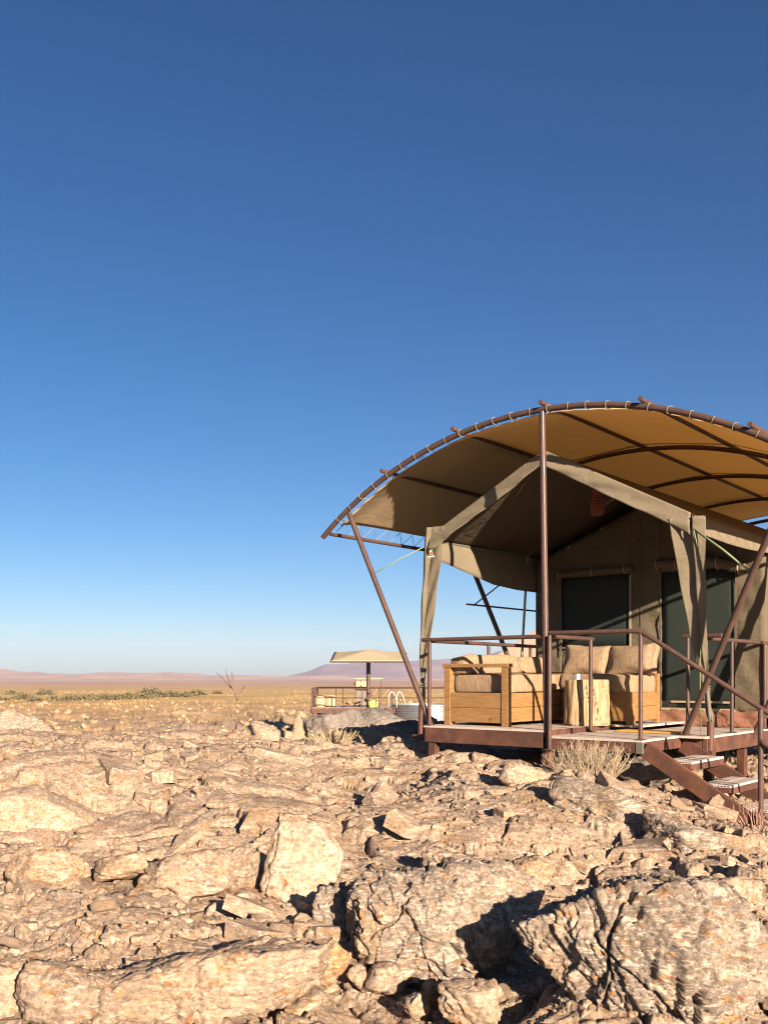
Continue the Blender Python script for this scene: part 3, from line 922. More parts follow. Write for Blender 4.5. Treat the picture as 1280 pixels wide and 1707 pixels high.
def flakes(name, label, count, d0, d1, s0, s1, px0, px1, mat, thr, dip, seed):
    g = np.random.default_rng(seed)
    base = [flake(g) for _ in range(24)]
    m_ = count * 4
    d = d0 * (d1 / d0) ** g.random(m_); x = (g.uniform(px0, px1, m_) - CX) / FPX * d
    u_, v_ = rel(x, d)
    ok = ~((u_ > -1.7) & (u_ < 1.4) & (v_ > -.05) & (v_ < 9)) & ~((u_ > .9) & (u_ < 2.3) & (v_ > -.1) & (v_ < 1.05))
    ok &= (fbm(x * .7, d * .7, x * 0 + seed, 3) + .35 * g.random(m_)) > thr
    x, d = x[ok][:count], d[ok][:count]
    z = ground(x, d)
    co, fa, off = [], [], 0
    for i in range(len(x)):
        p, f = base[i % 24]
        s = s0 * (s1 / s0) ** (g.random() ** 2.2)
        M = np.array(Matrix.Rotation(g.normal(dip, .22), 3, 'Y') @ Matrix.Rotation(g.normal(.12, .16), 3, 'X') @ Matrix.Rotation(g.uniform(0, 6.28), 3, 'Z'))
        co.append((p * s) @ M.T + np.array([x[i], d[i], z[i] - s * .04])); fa.append(f + off); off += len(p)
    o = big_mesh(name, np.concatenate(co), np.concatenate(fa), mat, 'stuff')
    o.data.polygons.foreach_set('use_smooth', np.zeros(len(o.data.polygons), bool))
    return tag(o, label, 'rubble')
flakes('rock_flakes', 'flat broken flakes of pale rock littering the bedrock', 3800, 3.6, 16, .018, .10, -60, 1350, M_ROCK, .24, .16, 5)
flakes('rock_slabs', 'low angular slabs and plates breaking out of the bedrock', 520, 4.0, 17, .08, .34, -60, 1350, M_ROCK, .24, .20, 8)
joined_stones('gravel', 'fine rock chips strewn over the pale bedrock', 3500, 3.6, 15, .008, .034, -60, 1350, M_ROCK)
joined_stones('rubble', 'scattered brown stones covering the slope beyond the bedrock', 2000, 19, 130, .035, .16, -160, 1400, M_SLOPE, n=2)

# ------------------------------------------------------------------ deck
LOW = -.057
deck = empty('timber_deck', L(-.1, 3.2, -.5), 'raised pale board deck on rusty brown steel beams carrying the tent', 'deck')
def beam(u0, u1, v0, v1, z0, z1, name='beam', parent=deck):
    return MB().buv(u0, u1, v0, v1, z0, z1).build(name, M_BEAM, parent, bevel=.006)
beam(-1.545, -.035, -.03, .03, -.185, -.024)
beam(-1.545, -1.485, .032, 7.2, -.185, -.026)
beam(.036, .985, -.03, .03, -.185, LOW - .024)
beam(.985, 1.035, -.028, .93, -.185, LOW - .026)
beam(.99, 1.24, .932, .985, -.232, LOW - .026)
beam(1.245, 1.30, .93, 7.2, -.235, LOW - .026)
beam(-.8, -.74, .035, 7.1, -.18, -.03); beam(-.02, .04, .035, 7.1, -.18, LOW - .03); beam(.62, .68, .99, 7.1, -.18, LOW - .03)
beam(-1.48, 1.24, 2.2, 2.26, -.26, -.186); beam(-1.48, 1.24, 5.2, 5.26, -.26, -.19)
for (a, b, zt) in [(-1.46, .03, -.187), (-.005, .02, -.187), (-1.46, 2.2, -.262), (1.2, 2.22, -.262), (-1.46, 5.2, -.262), (1.2, 5.2, -.262), (0, 2.2, -.262), (1.27, 1.05, -.236)]:
    p = L(a, b)
    MB().buv(a - .045, a + .045, b - .045, b + .045, gz(p.x, p.y) - .3, zt).build('support_post', M_BEAM, deck, bevel=.005)
# boards run across the front; each is its own piece
bw, gap = .1405, .006
v0 = -.036
k = 0
while v0 < 2.95:
    vv1 = v0 + bw
    if vv1 < .95: segs = [(-1.56, -.012, 0.0), (.012, 1.04, LOW)]
    elif v0 < .95: segs = [(-1.56, -.012, 0.0), (.012, 1.31, LOW)]
    elif v0 < 1.36: segs = [(-1.56, -.012, 0.0), (.012, 1.31, LOW)]
    else: segs = [(-1.56, .35, 0.0), (.356, 1.31, LOW)]
    for (a, b, z) in segs:
        e = random.uniform(-.004, .004)
        MB().buv(a + e, b + e, v0, vv1, z - .0235, z + random.uniform(-.0008, .0008)).build('deck_board', M_BOARD, deck, bevel=.003)
    v0 = vv1 + gap
MB().buv(-1.5, 1.27, 2.97, 7.2, -.025, -.004).build('subfloor', M_BOARD, deck)
MB().buv(-.0105, .0105, .03, 1.36, LOW - .02, -.001).build('step_edge', M_BEAM, deck)
for (u_, v_, s) in [(1.01, -.005, 1)]:
    MB().buv(.975, 1.045, -.036, .0, -.19, LOW - .024).build('corner_plate', M_GALV, deck, bevel=.003)

# steps
steps = empty('deck_steps', L(1.6, .45, -.8), 'rusty steel steps with two pale hollow board treads going down from the deck', 'steps')
for vc in (.03, .93):
    a = L(1.04, vc, LOW - .09); b = L(2.16, vc, -.83)
    d = (b - a); d.normalize()
    up = d.cross(V).normalized()
    if up.z < 0: up = -up
    MB().box((a + b) / 2, (b - a) / 2, V * .027, up * .078).build('stringer', M_BEAM, steps, bevel=.005)
for i, (uc, z) in enumerate([(1.34, -.245), (1.70, -.44), (2.03, -.635)]):
    for s in (-1, 1):
        c = uc + s * .0735
        t = MB().buv(c - .07, c + .07, .075, .885, z - .024, z)
        t.build('tread_board', M_BOARD, steps, bevel=.002)
        h = MB()
        for q in range(4):
            h.buv(c - .055 + q * .03, c - .037 + q * .03, .0745, .0752, z - .017, z - .007)
        h.build('hollow_end', M_BLACK, steps)
    MB().buv(uc - .14, uc + .14, .06, .11, z - .07, z - .026).build('tread_bracket', M_BEAM, steps, bevel=.003)
    MB().buv(uc + .10, uc + .142, .112, .9, z - .085, z - .026).build('tread_bracket', M_BEAM, steps, bevel=.003)
MB().tube([L(1.16, .1, -.2), L(1.62, .1, -.72)], .012).build('brace', M_PIPE, steps)
p = L(1.62, .06); MB().buv(1.6, 1.65, .07, .12, gz(p.x, p.y) - .2, -.55).build('support_leg', M_BEAM, steps)

# guard rails
def pipe_run(name, pts, r, mat, parent, n=12):
    if name == 'post':
        c = pts[0] + Vector((0, 0, .013))
        MB().box(c, U * .042, V * .042, Vector((0, 0, .004))).build('base_plate', mat, parent, bevel=.002)
        MB().tube([c + Vector((0, 0, .004)), c + Vector((0, 0, .016))], [r * 1.35, r * 1.02], 10).build('weld_bead', mat, parent)
    return MB().tube(pts, r, n).build(name, mat, parent, smooth=False) if len(pts) < 2 else shade_auto(MB().tube(pts, r, n).build(name, mat, parent), 50)
rl = empty('guard_rail', L(-1.5, 1.0, 0), 'brown pipe guard rail round the sofa corner of the deck', 'railing', 'guard rails of the deck')
pipe_run('top_rail', [L(-1.60, 0, .957), L(-.03, 0, .957)], .022, M_PIPE, rl)
pipe_run('side_rail', [L(-1.50, .02, .945), L(-1.50, 2.38, .935)], .022, M_PIPE, rl)
for (a, b) in [(-1.50, 0.0), (-1.50, 1.2), (-1.50, 2.18)]:
    pipe_run('post', [L(a, b, -.01), L(a, b, .945)], .021, M_PIPE, rl)
rm = empty('guard_rail', L(.5, 0, LOW), 'brown pipe rail along the landing running down into the steps handrail', 'railing', 'guard rails of the deck')
pipe_run('top_rail', [L(.03, 0, .99), L(.9, 0, .985), L(.98, 0, .98), L(1.03, 0, .965), L(1.10, 0, .925), L(2.6, 0, -.03), L(2.68, 0, -.10)], .023, M_PIPE, rm)
pipe_run('post', [L(1.01, 0, LOW - .01), L(1.01, 0, .968)], .022, M_PIPE, rm)
pipe_run('post', [L(.05, -.045, LOW - .15), L(.05, -.045, .965)], .022, M_PIPE, rm)
pipe_run('foot_post', [L(2.14, -.03, -1.05), L(2.14, -.03, .26)], .024, M_PIPE, rm)
pipe_run('lower_rail', [L(2.14, -.03, .0), L(2.17, -.05, -.04), L(2.7, -.05, -.36)], .020, M_PIPE, rm)
rd = empty('guard_rail', L(.03, .45, LOW), 'short brown pipe rail with one post beside the log stool', 'railing', 'guard rails of the deck')
pipe_run('top_rail', [L(.03, .03, .957), L(.03, .93, .957)], .022, M_PIPE, rd)
pipe_run('post', [L(.035, .87, LOW - .01), L(.035, .87, .945)], .021, M_PIPE, rd)
rr_ = empty('guard_rail', L(1.27, 2, LOW), 'brown pipe guard rail in front of the tent door at the right', 'railing', 'guard rails of the deck')
pipe_run('top_rail', [L(1.02, 1.0, .962), L(1.42, 1.0, .962)], .023, M_PIPE, rr_)
pipe_run('side_rail', [L(1.28, 1.03, .935), L(1.28, 5.0, .935)], .022, M_PIPE, rr_)
for (a, b) in [(1.07, 1.0), (1.28, 1.68), (1.28, 2.74), (1.28, 3.9)]:
    pipe_run('post', [L(a, b, LOW - .01), L(a, b, .95)], .021, M_PIPE, rr_)

# ------------------------------------------------------------------ arched shade roof
UC, RA, ZT = -.2, 4.68, 3.285
sh = empty('arched_shade_roof', L(UC, 4.3, 0), 'arched beige canvas shade roof on brown steel pipe arches over the tent', 'canopy')
def arcp(off, v, dr=0.0):
    th = off / RA
    return L(UC + (RA + dr) * math.sin(th), v, ZT - RA + (RA + dr) * math.cos(th))
AMAX = 3.05
arch_v = [0.0, 2.29, 4.4, 6.5, 8.6]
for i, v in enumerate(arch_v):
    pipe_run('arch', [arcp(-AMAX - .12 + (2 * AMAX + .24) * k / 48, v) for k in range(49)], .031 if i in (0, 4) else .027, M_PIPE if i in (0, 4) else M_DARKPIPE, sh)
for off in (-1.97, -.93, .16, 1.24, 2.33):
    pipe_run('purlin', [arcp(off, -.08, .055), arcp(off, 8.72, .055)], .024, M_DARKPIPE, sh)
for s in (-1, 1):
    pipe_run('edge_pipe', [arcp(s * (AMAX + .02), .03, -.03), arcp(s * (AMAX + .02), 8.6, -.03)], .024, M_PIPE, sh)
def roofc(s, t):
    off = -AMAX + .13 + (2 * AMAX - .26) * s
    v = .10 + 8.4 * t
    # sag between the pipes and scalloped, laced front edge
    ph = (off + 1.97) / 1.08
    sag = -.022 * math.sin(math.pi * (ph - math.floor(ph))) * (1 if .05 < t < .97 else .5)
    e = math.exp(-(v - .10) / .12)
    v += .018 * e * math.cos(off * 2 * math.pi / .235)
    lower = -.085 * math.exp(-(v - .10) / .22)
    return arcp(off, v, .072 + sag + lower)
sheet('canvas_roof', roofc, 104, 90, M_SHADE, sh, .005)
# seams of the roof cloth
for tt in (.26, .52, .76):
    sheet('seam', lambda s, t: roofc(s, tt + .006 * t) + Vector((0, 0, -.006)), 60, 1, M_SHADE, sh, .002)
# rope loops round the front arch, and the lacing along the low edge
loop = None
nl = 27
for i in range(nl):
    off = -AMAX + .10 + (2 * AMAX - .2) * (i + .5) / nl
    c = arcp(off, .0)
    th = off / RA
    tang = (U * math.cos(th) - Vector((0, 0, 1)) * math.sin(th))
    rad = (U * math.sin(th) + Vector((0, 0, 1)) * math.cos(th))
    lean = random.uniform(-.35, .35)
    ring = []
    for q in range(13):
        a = 2 * math.pi * q / 12
        ring.append(c + V * (.038 * math.cos(a)) + rad * (.038 * math.sin(a)) + tang * (lean * .05 * math.cos(a)))
    MB().tube(ring, .0036, 5, False).build('rope_loop', M_ROPE, sh, smooth=True)
    MB().tube([c + V * .03 - rad * .03, arcp(off + random.uniform(-.05, .05), .125, .01)], .004, 4).build('rope_tie', M_ROPE, sh)
for s in (-1, 1):
    lace = MB(); pts = []
    n = 62
    for i in range(n):
        v = .12 + 8.3 * i / n
        pts.append(arcp(s * (AMAX - .12), v, .06) if i % 2 else arcp(s * (AMAX + .02), v, -.005))
    lace.tube(pts, .0045, 4).build('edge_lacing', M_ROPE, sh)
# struts and the front pole
p0 = L(-1.50, .03, -.005)
def strut(a, b, name='strut', r=.031):
    return pipe_run(name, [a, b], r, M_PIPE, sh)
strut(p0, L(-2.70, 0, 2.50)); strut(L(1.05, .95, LOW - .01), L(2.47, .03, 2.46))
strut(L(-1.52, 2.29, -.03), L(-2.70, 2.29, 2.50)); strut(L(1.29, 2.32, LOW - .08), L(2.47, 2.29, 2.46))
strut(L(-1.52, 4.4, -.03), L(-2.70, 4.4, 2.50)); strut(L(1.29, 4.4, LOW - .08), L(2.47, 4.4, 2.46))
strut(L(0, -.01, -.02), L(-.06, 0, 3.262), 'front_pole', .0335)
strut(L(-.2, 8.6, -.6), L(-.2, 8.6, 3.262), 'rear_pole', .0335)
pipe_run('pole_collar', [L(-.018, -.01, .985), L(-.02, -.01, 1.0)], .037, M_PIPE, sh)

# ------------------------------------------------------------------ tent
tent = empty('canvas_tent', L(-.25, 4.5, 0), 'khaki canvas safari tent with gabled porch, gauze window and door under the arched roof', 'tent')
VF, VW, VB = .50, 2.75, 7.5
EL, ER, AP = (-1.86, 2.19), (1.31, 2.13), (-.32, 2.985)
def ridge(v):
    k = (v - VF) / (VB - VF)
    return (-.32 + .14 * k, 2.985 - .06 * k)
def eave(v, s):
    k = (v - VF) / (VB - VF)
    return (EL[0] + .10 * k, EL[1]) if s < 0 else (ER[0] + .02 * k, ER[1])
def roofp(s, t, side):
    v = VF + (VB + .3 - VF) * t
    r = ridge(v); e = eave(v, side)
    k = s
    z = r[1] + (e[1] - r[1]) * k - .035 * math.sin(math.pi * k) - .012 * math.sin(math.pi * k) * math.sin(v * 4.5)
    return L(r[0] + (e[0] - r[0]) * k, v, z)
sheet('fly_roof', lambda s, t: roofp(s, t, -1), 30, 60, M_FLY, tent)
sheet('fly_roof', lambda s, t: roofp(s, t, 1), 30, 60, M_FLY, tent)
def inner_layer(s, t, side):  # added sheet just under the fly roof; its dark colour stands for ceiling shade
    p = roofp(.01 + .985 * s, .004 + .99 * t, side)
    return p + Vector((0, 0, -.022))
sheet('ceiling_shade_sheet', lambda s, t: inner_layer(s, t, -1), 30, 60, M_CEILSHADE, tent)
sheet('ceiling_shade_sheet', lambda s, t: inner_layer(s, t, 1), 30, 60, M_CEILSHADE, tent)
# gable valances with soft wrinkles
def valance(side):
    e = EL if side < 0 else ER
    def f(s, t):
        u = AP[0] + (e[0] - AP[0]) * s; z = AP[1] + (e[1] - AP[1]) * s + .012
        hgt = .165 + .025 * s + .03 * s ** 8
        sag = -.012 * math.sin(math.pi * s)
        wr = .016 * math.sin(9 * s + 5 * t) * t + .010 * math.sin(31 * s + 8 * t + side) * t
        return L(u, VF - .028 - .10 * t * (1 - .0) * .35 + wr, z + sag * t - hgt * t)
    return f
sheet('valance', valance(-1), 60, 10, M_FLY, tent)
sheet('valance', valance(1), 60, 10, M_FLY, tent)
# side walls of the fly
_lo = [(.5, 1.93), (.75, 1.90), (1.05, 1.845), (1.75, 1.722), (2.3, 1.69), (2.9, 1.687), (7.8, 1.65)]
def sidel(s, t):
    v = VF + (VB + .3 - VF) * t
    e = eave(v, -1)
    zb = np.interp(v, [a[0] for a in _lo], [a[1] for a in _lo])
    return L(e[0] + .03 * math.sin(math.pi * s) + .05 * s, v, e[1] + (zb - e[1]) * s)
sheet('side_flap', sidel, 8, 70, M_FLY, tent)
def sider(s, t):
    v = VF + (VB + .3 - VF) * t
    e = eave(v, 1)
    zb = 1.96 - .03 * math.sin(min(1, (v - VF) / 2.2) * math.pi)
    return L(e[0] + .035 * s, v, e[1] + (zb - e[1]) * s)
sheet('side_flap', sider, 8, 70, M_FLY, tent)
# gathered corner legs: folded strips that narrow down to the tied foot
def leg(path, name='porch_leg', seed=0.0, fold=.5, prof=(0.0, .55, .72, .30, .95, .5, .1)):
    ys = [p[1] for p in path]
    def f(s, t):
        y = ys[0] + (ys[-1] - ys[0]) * t
        xc = np.interp(y, ys, [p[0] for p in path]); wd = np.interp(y, ys, [p[2] for p in path]); vv = np.interp(y, ys, [p[3] for p in path])
        u, v, z = pv(xc, y, vv)
        m = (pv(xc + 10, y, vv)[0] - u) / 10
        f_ = np.interp(s, np.linspace(0, 1, 7), prof)
        dv = (f_ - .4) * wd * m * fold * (1 - .3 * t) + .006 * math.sin(23 * t + 9 * s + seed)
        return L(u + (s - .5) * wd * m + dv * .25, v + dv, z)
    return sheet(name, f, 36, 50, M_FLY, tent, .004)
leg([(724, 878, 31, .46), (721, 930, 29, .48), (716, 980, 25, .5), (710, 1050, 19, .5), (706, 1105, 13, .5), (704, 1142, 7, .5), (705, 1150, 9, .5), (703, 1176, 8, .5)], seed=1.0, fold=.35, prof=(.42, .15, .5, .45, .42, .40, .45))
leg([(1146, 862, 56, .46), (1151, 930, 46, .55), (1158, 1000, 35, .66), (1164, 1060, 26, .75), (1171, 1110, 17, .84), (1177, 1150, 9, .92), (1180, 1180, 8, .97), (1183, 1192, 13, .98), (1184, 1206, 13, .98)], seed=3.0, fold=.38, prof=(.1, .35, .6, .75, .2, .35, .5))
for (a, b, rad, mat_, nm) in [(pv(703, 1165, .5), pv(701, 1232, .5), .036, M_BEAM, 'pole_socket'), (pv(1184, 1203, .985), pv(1183, 1256, .985), .036, M_BEAM, 'pole_socket'),
                         (pv(722, 905, .56), pv(703, 1170, .56), .018, M_GALV, 'porch_pole'), (pv(1152, 880, .56), pv(1183, 1205, 1.0), .018, M_GALV, 'porch_pole')]:
    pipe_run(nm, [L(*a), L(*b)], rad, mat_, tent)
for (x, y, v) in [(700, 1226, .5), (1180, 1253, .985)]:
    u, v, z = pv(x, y, v)
    MB().buv(u - .08, u + (.42 if x < 900 else .06), v - .05, v + .05, z - .035, z + .012).build('pole_bracket', M_BEAM, tent, bevel=.004)
for (x, y, v) in [(704, 1147, .5), (1178, 1152, .93)]:
    c = L(*pv(x, y, v))
    MB().tube([c + Vector((.03 * math.cos(a), .03 * math.sin(a), .004 * a)) for a in np.linspace(0, 12.5, 26)], .006, 5).build('tie_cord', M_FLY, tent)
# porch frame
for name, a, b, r in [('eave_pole', L(-1.85, .55, 2.15), L(-1.795, 2.62, 2.17), .016), ('eave_pole', L(1.28, .55, 2.10), L(1.30, 2.62, 2.10), .016),
                      ('rafter', L(-1.795, 2.6, 2.19), L(-.27, 2.6, 2.93), .016), ('rafter', L(1.30, 2.6, 2.11), L(-.27, 2.6, 2.93), .016),
                      ('rear_porch_pole', L(-1.795, 2.6, 2.19), L(-1.95, 2.6, -.2), .017), ('ridge_pole', L(-.32, .52, 2.95), L(-.26, 2.65, 2.925), .016)]:
    pipe_run(name, [a, b], r, M_GALV, tent)
for v in (VF + .06,):
    pipe_run('rafter', [L(-1.83, v, 2.155), L(-.32, v, 2.94)], .016, M_GALV, tent); pipe_run('rafter', [L(1.28, v, 2.10), L(-.32, v, 2.94)], .016, M_GALV, tent)
# inner tent
WL, WR, WA, WZ, WE = -1.755, 1.275, -.24, 2.69, 2.08
def gab(u):
    return WZ - (WZ - WE) * abs(u - WA) / (WA - WL if u < WA else WR - WA)
WIN = (-1.36, -.385, .93, 1.85); DOOR = (.03, .945, .15, 1.84)
bm = bmesh.new()
us = sorted(set(list(np.linspace(WL, WR, 60)) + [WIN[0], WIN[1], DOOR[0], DOOR[1]]))
def wallpt(u, z):
    wv = .012 * math.sin(z * 17 + u * 3) * math.exp(-((u - .0) / .5) ** 2) + .010 * math.sin(u * 9 + 2.2 * math.sin(z * 2.5)) + .008 * math.sin(u * 21 + z * 13)
    ed = min(1, (u - WL) * 6, (WR - u) * 6)
    return L(u, VW + wv * max(ed, 0), z)
for a, b in zip(us[:-1], us[1:]):
    if b - a < 1e-6: continue
    mid = (a + b) / 2
    segs = [(.13, None)]
    for (x0, x1, z0, z1) in (WIN, DOOR):
        if x0 < mid < x1: segs = [(.13, z0), (z1, None)]
    for z0, z1 in segs:
        n = max(1, int(((z1 or 2.3) - z0) / .06))
        for i in range(n):
            ta, tb = i / n, (i + 1) / n
            za0 = z0 + ((z1 if z1 else gab(a)) - z0) * ta; za1 = z0 + ((z1 if z1 else gab(a)) - z0) * tb
            zb0 = z0 + ((z1 if z1 else gab(b)) - z0) * ta; zb1 = z0 + ((z1 if z1 else gab(b)) - z0) * tb
            if za1 - za0 < 1e-4: continue
            bm.faces.new([bm.verts.new(wallpt(a, za0)), bm.verts.new(wallpt(b, zb0)), bm.verts.new(wallpt(b, zb1)), bm.verts.new(wallpt(a, za1))])
bmesh.ops.remove_doubles(bm, verts=bm.verts, dist=.0008)
me = bpy.data.meshes.new('front_wall'); bm.to_mesh(me); bm.free()
vs = [v.co[:] for v in me.vertices]; fs = [tuple(p.vertices) for p in me.polygons]
front = mk('front_wall', vs, fs, M_TENT, tent, smooth=True, solid=.004)
def tri_sheet(name, f, nu, nv, mat): return sheet(name, f, nu, nv, mat, tent)
tri_sheet('side_wall', lambda s, t: L(WL, VW + (VB - VW) * s, .13 + (WE - .13) * t), 40, 10, M_TENT)
tri_sheet('side_wall', lambda s, t: L(WR + .012 * math.sin(s * 40) * math.sin(t * 3.1), VW + (VB - VW) * s, .13 + (WE - .13) * t), 60, 10, M_TENT)
tri_sheet('tent_roof', lambda s, t: L(WL - .05 + (WA - WL + .05) * s, VW + (VB - VW) * t, WE - .02 + (WZ - WE + .02) * s), 12, 12, M_TENT)
tri_sheet('tent_roof', lambda s, t: L(WR + .05 + (WA - WR - .05) * s, VW + (VB - VW) * t, WE - .02 + (WZ - WE + .02) * s), 12, 12, M_TENT)
tri_sheet('back_wall', lambda s, t: L(WL + (WR - WL) * s, VB, .0 + gab(WL + (WR - WL) * s) * t), 12, 6, M_TENT)
# terracotta ground sheet turned up at the foot
sheet('groundsheet_skirt', lambda s, t: L(WL + (WR - WL) * s, VW - .012 - .05 * (1 - t) + .012 * math.sin(60 * s + 4 * t), LOW + .004 + .20 * t), 120, 5, M_SKIRT, tent)
sheet('groundsheet_skirt', lambda s, t: L(WR + .012 + .05 * (1 - t) + .010 * math.sin(90 * s + 4 * t), VW + (VB - VW) * s, LOW + .004 + .20 * t), 120, 5, M_SKIRT, tent)
# gauze panels and their trim
wg = sheet('window', lambda s, t: L(WIN[0] + (WIN[1] - WIN[0]) * s, VW + .010 + .004 * math.sin(6 * s), WIN[2] + (WIN[3] - WIN[2]) * t), 10, 6, M_GAUZE, tent, .002)
dg = sheet('door', lambda s, t: L(DOOR[0] + (DOOR[1] - DOOR[0]) * s, VW + .010 + .004 * math.sin(9 * s + t * 4), DOOR[2] + (DOOR[3] - DOOR[2]) * t), 10, 10, M_GAUZE, tent, .002)
def strip(u0, u1, z0, z1, name, par, mat=M_TRIM, dv=-.016):
    return MB().buv(u0, u1, VW + dv - .006, VW + dv, z0, z1).build(name, mat, par, bevel=.002)
strip(WIN[1] - .005, WIN[1] + .02, WIN[2] - .12, WIN[3] - .02, 'zip_strip', wg); strip(WIN[0] - .02, WIN[0] + .005, WIN[2] - .12, WIN[3] - .02, 'zip_strip', wg, M_TENT)
strip(WIN[0], WIN[1], WIN[2] - .02, WIN[2] + .006, 'lower_edge', wg, M_TENT)
strip(DOOR[0] - .022, DOOR[0] + .004, DOOR[2], DOOR[3], 'zip_strip', dg, M_TENT); strip(DOOR[1] - .004, DOOR[1] + .022, DOOR[2], DOOR[3], 'zip_strip', dg, M_TENT)
strip(DOOR[0], DOOR[1], DOOR[2] - .022, DOOR[2] + .012, 'lower_edge', dg)
MB().buv(.16, .90, VW - .02, VW - .012, .225, .25).build('bottom_bar', M_TRIM, dg)
strip(-.245, -.232, .14, 2.66, 'seam', front, M_TENT, -.012)
strip(-1.62, -1.608, .14, 2.1, 'seam', front, M_TENT, -.012)
# rolled-up blinds
def roll(u0, u1, z0, z1, r, name, par, sag=.0):
    n = 24; pts, rs = [], []
    for i in range(n + 1):
        k = i / n
        pts.append(L(u0 + (u1 - u0) * k, VW - .055, z0 + (z1 - z0) * k - sag * math.sin(math.pi * k)))
        rs.append(r * (1 + .10 * math.sin(k * 26) + .06 * math.sin(k * 61)))
    o = MB().tube(pts, rs, 14).build(name, M_TENT, par, smooth=True)
    for k in (.08, .5, .93):
        c = pts[int(k * n)]
        MB().tube([c + (V * math.cos(a) + Vector((0, 0, 1)) * math.sin(a)) * (r * 1.22) for a in np.linspace(0, 6.3, 14)], .008, 5, False).build('strap', M_TRIM, o)
    return o
roll(-1.42, -.34, 1.895, 1.90, .042, 'rolled_blind', tent)
roll(-.02, .50, 1.93, 1.92, .055, 'rolled_blind', tent); roll(.44, 1.06, 1.95, 1.80, .066, 'rolled_blind', tent, -.02)
for (u, z) in [(-1.15, 1.99), (-.75, 2.0), (.6, 2.05)]:
    MB().tube([L(u, VW - .03, z), L(u + .02, VW - .07, z - .05), L(u - .02, VW - .06, z - .07)], .005, 5).build('tie_cord', M_BLACK, tent)
# elastic cords with toggles from the rafter to the tent
for (u, z0) in [(-1.3, 2.41), (-.82, 2.64), (.45, 2.52)]:
    a = L(u, 2.6, z0); b = L(u + .05, VW - .02, gab(u + .05) - .02)
    MB().tube([a, b], .005, 5).build('elastic_cord', M_BLACK, tent)
    MB().tube([b + Vector((0, 0, -.022)), b + Vector((0, 0, .008))], .014, 8).build('toggle', M_TRIM, tent)
# maker's patch sewn on the left leg
pu, pvv, pz = pv(719, 920, .34)
def patch(u0, u1, z0, z1, c, name, par, dv):
    return MB().buv(pu + u0, pu + u1, pvv - dv - .002, pvv - dv, pz + z0, pz + z1).build(name, c, par)
MP = lambda n_, c: plain(n_, c, .8, 0, .05)
pt = patch(-.043, .043, -.043, .043, MP('patch_black', (.02, .025, .02)), 'maker_patch', tent, 0)
patch(-.043, .043, -.062, -.046, MP('patch_white', (.6, .58, .54)), 'lettering_strip', pt, 0)
patch(-.030, .030, -.038, -.031, MP('patch_text', (.5, .48, .44)), 'lettering_strip', pt, .003)
def blob(pts, c, name, dv):
    vs_ = [L(pu + a, pvv - dv, pz + b) for a, b in pts] + [L(pu + a, pvv - dv + .002, pz + b) for a, b in pts]
    n = len(pts)
    mk(name, vs_, [tuple(range(n)), tuple(range(2 * n - 1, n - 1, -1))] + [(i, (i + 1) % n, n + (i + 1) % n, n + i) for i in range(n)], c, pt)
blob([(-.036, -.026), (.030, -.026), (.034, -.012), (.024, .004), (.004, .0), (-.014, .004), (-.034, -.008)], MP('patch_red', (.55, .10, .03)), 'emblem', .004)
blob([(-.030, .0), (-.010, -.006), (.008, .0), (.004, .016), (-.010, .024), (-.024, .014)], MP('patch_cream', (.75, .65, .30)), 'emblem', .005)
blob([(-.012, .026), (.006, .012), (.024, .014), (.026, .026), (.012, .036), (-.002, .036)], MP('patch_green', (.05, .28, .08)), 'emblem', .0045)

M_DT = cloth('far_tent_canvas', (.235, .185, .142), 0.0, .2)
# another tent of the camp, mostly hidden behind this one
DT = empty('distant_tent', (at(930, 1160, 27).x, 28.5, gz(at(930, 1160, 27).x, 28.5)), 'pale sloping canvas of another tent showing behind the left corner of the tent', 'tent')
_fr = [at(796, 1113, 27), at(930, 1026, 27), at(1060, 1113, 27), at(1052, 1200, 27), at(804, 1200, 27)]
_bk = [q + V * 4.5 for q in _fr]
mk('end_wall', [q + V * .1 for q in _fr] + [q + V * .13 for q in _fr], [(0, 1, 2, 3, 4), (9, 8, 7, 6, 5)] + [(i, i + 5, (i + 1) % 5 + 5, (i + 1) % 5) for i in range(5)], M_DT, DT)
for a_, b_ in ((0, 1), (1, 2)):
    sheet('roof', lambda s, t: _fr[a_].lerp(_fr[b_], s).lerp(_bk[a_].lerp(_bk[b_], s), t), 8, 8, M_DT, DT, .02)
for a_, b_ in ((4, 0), (2, 3)):
    sheet('side_wall', lambda s, t: _fr[a_].lerp(_fr[b_], s).lerp(_bk[a_].lerp(_bk[b_], s), t), 4, 8, M_DT, DT, .02)
# tension bar on the left with its stays
tb = empty('tension_bar', L(-2.2, 2.6, 1.49), 'thin dark bar slung level beside the left tent flap', 'bar')
pipe_run('bar', [L(-2.2, 1.74, 1.49), L(-2.2, 3.9, 1.49)], .012, M_DARKPIPE, tb)
pipe_run('stay', [L(-2.2, 1.92, 1.49), L(-1.83, 1.95, 1.73)], .009, M_DARKPIPE, tb); pipe_run('stay', [L(-2.2, 3.5, 1.49), L(-1.80, 3.4, 1.70)], .009, M_DARKPIPE, tb)

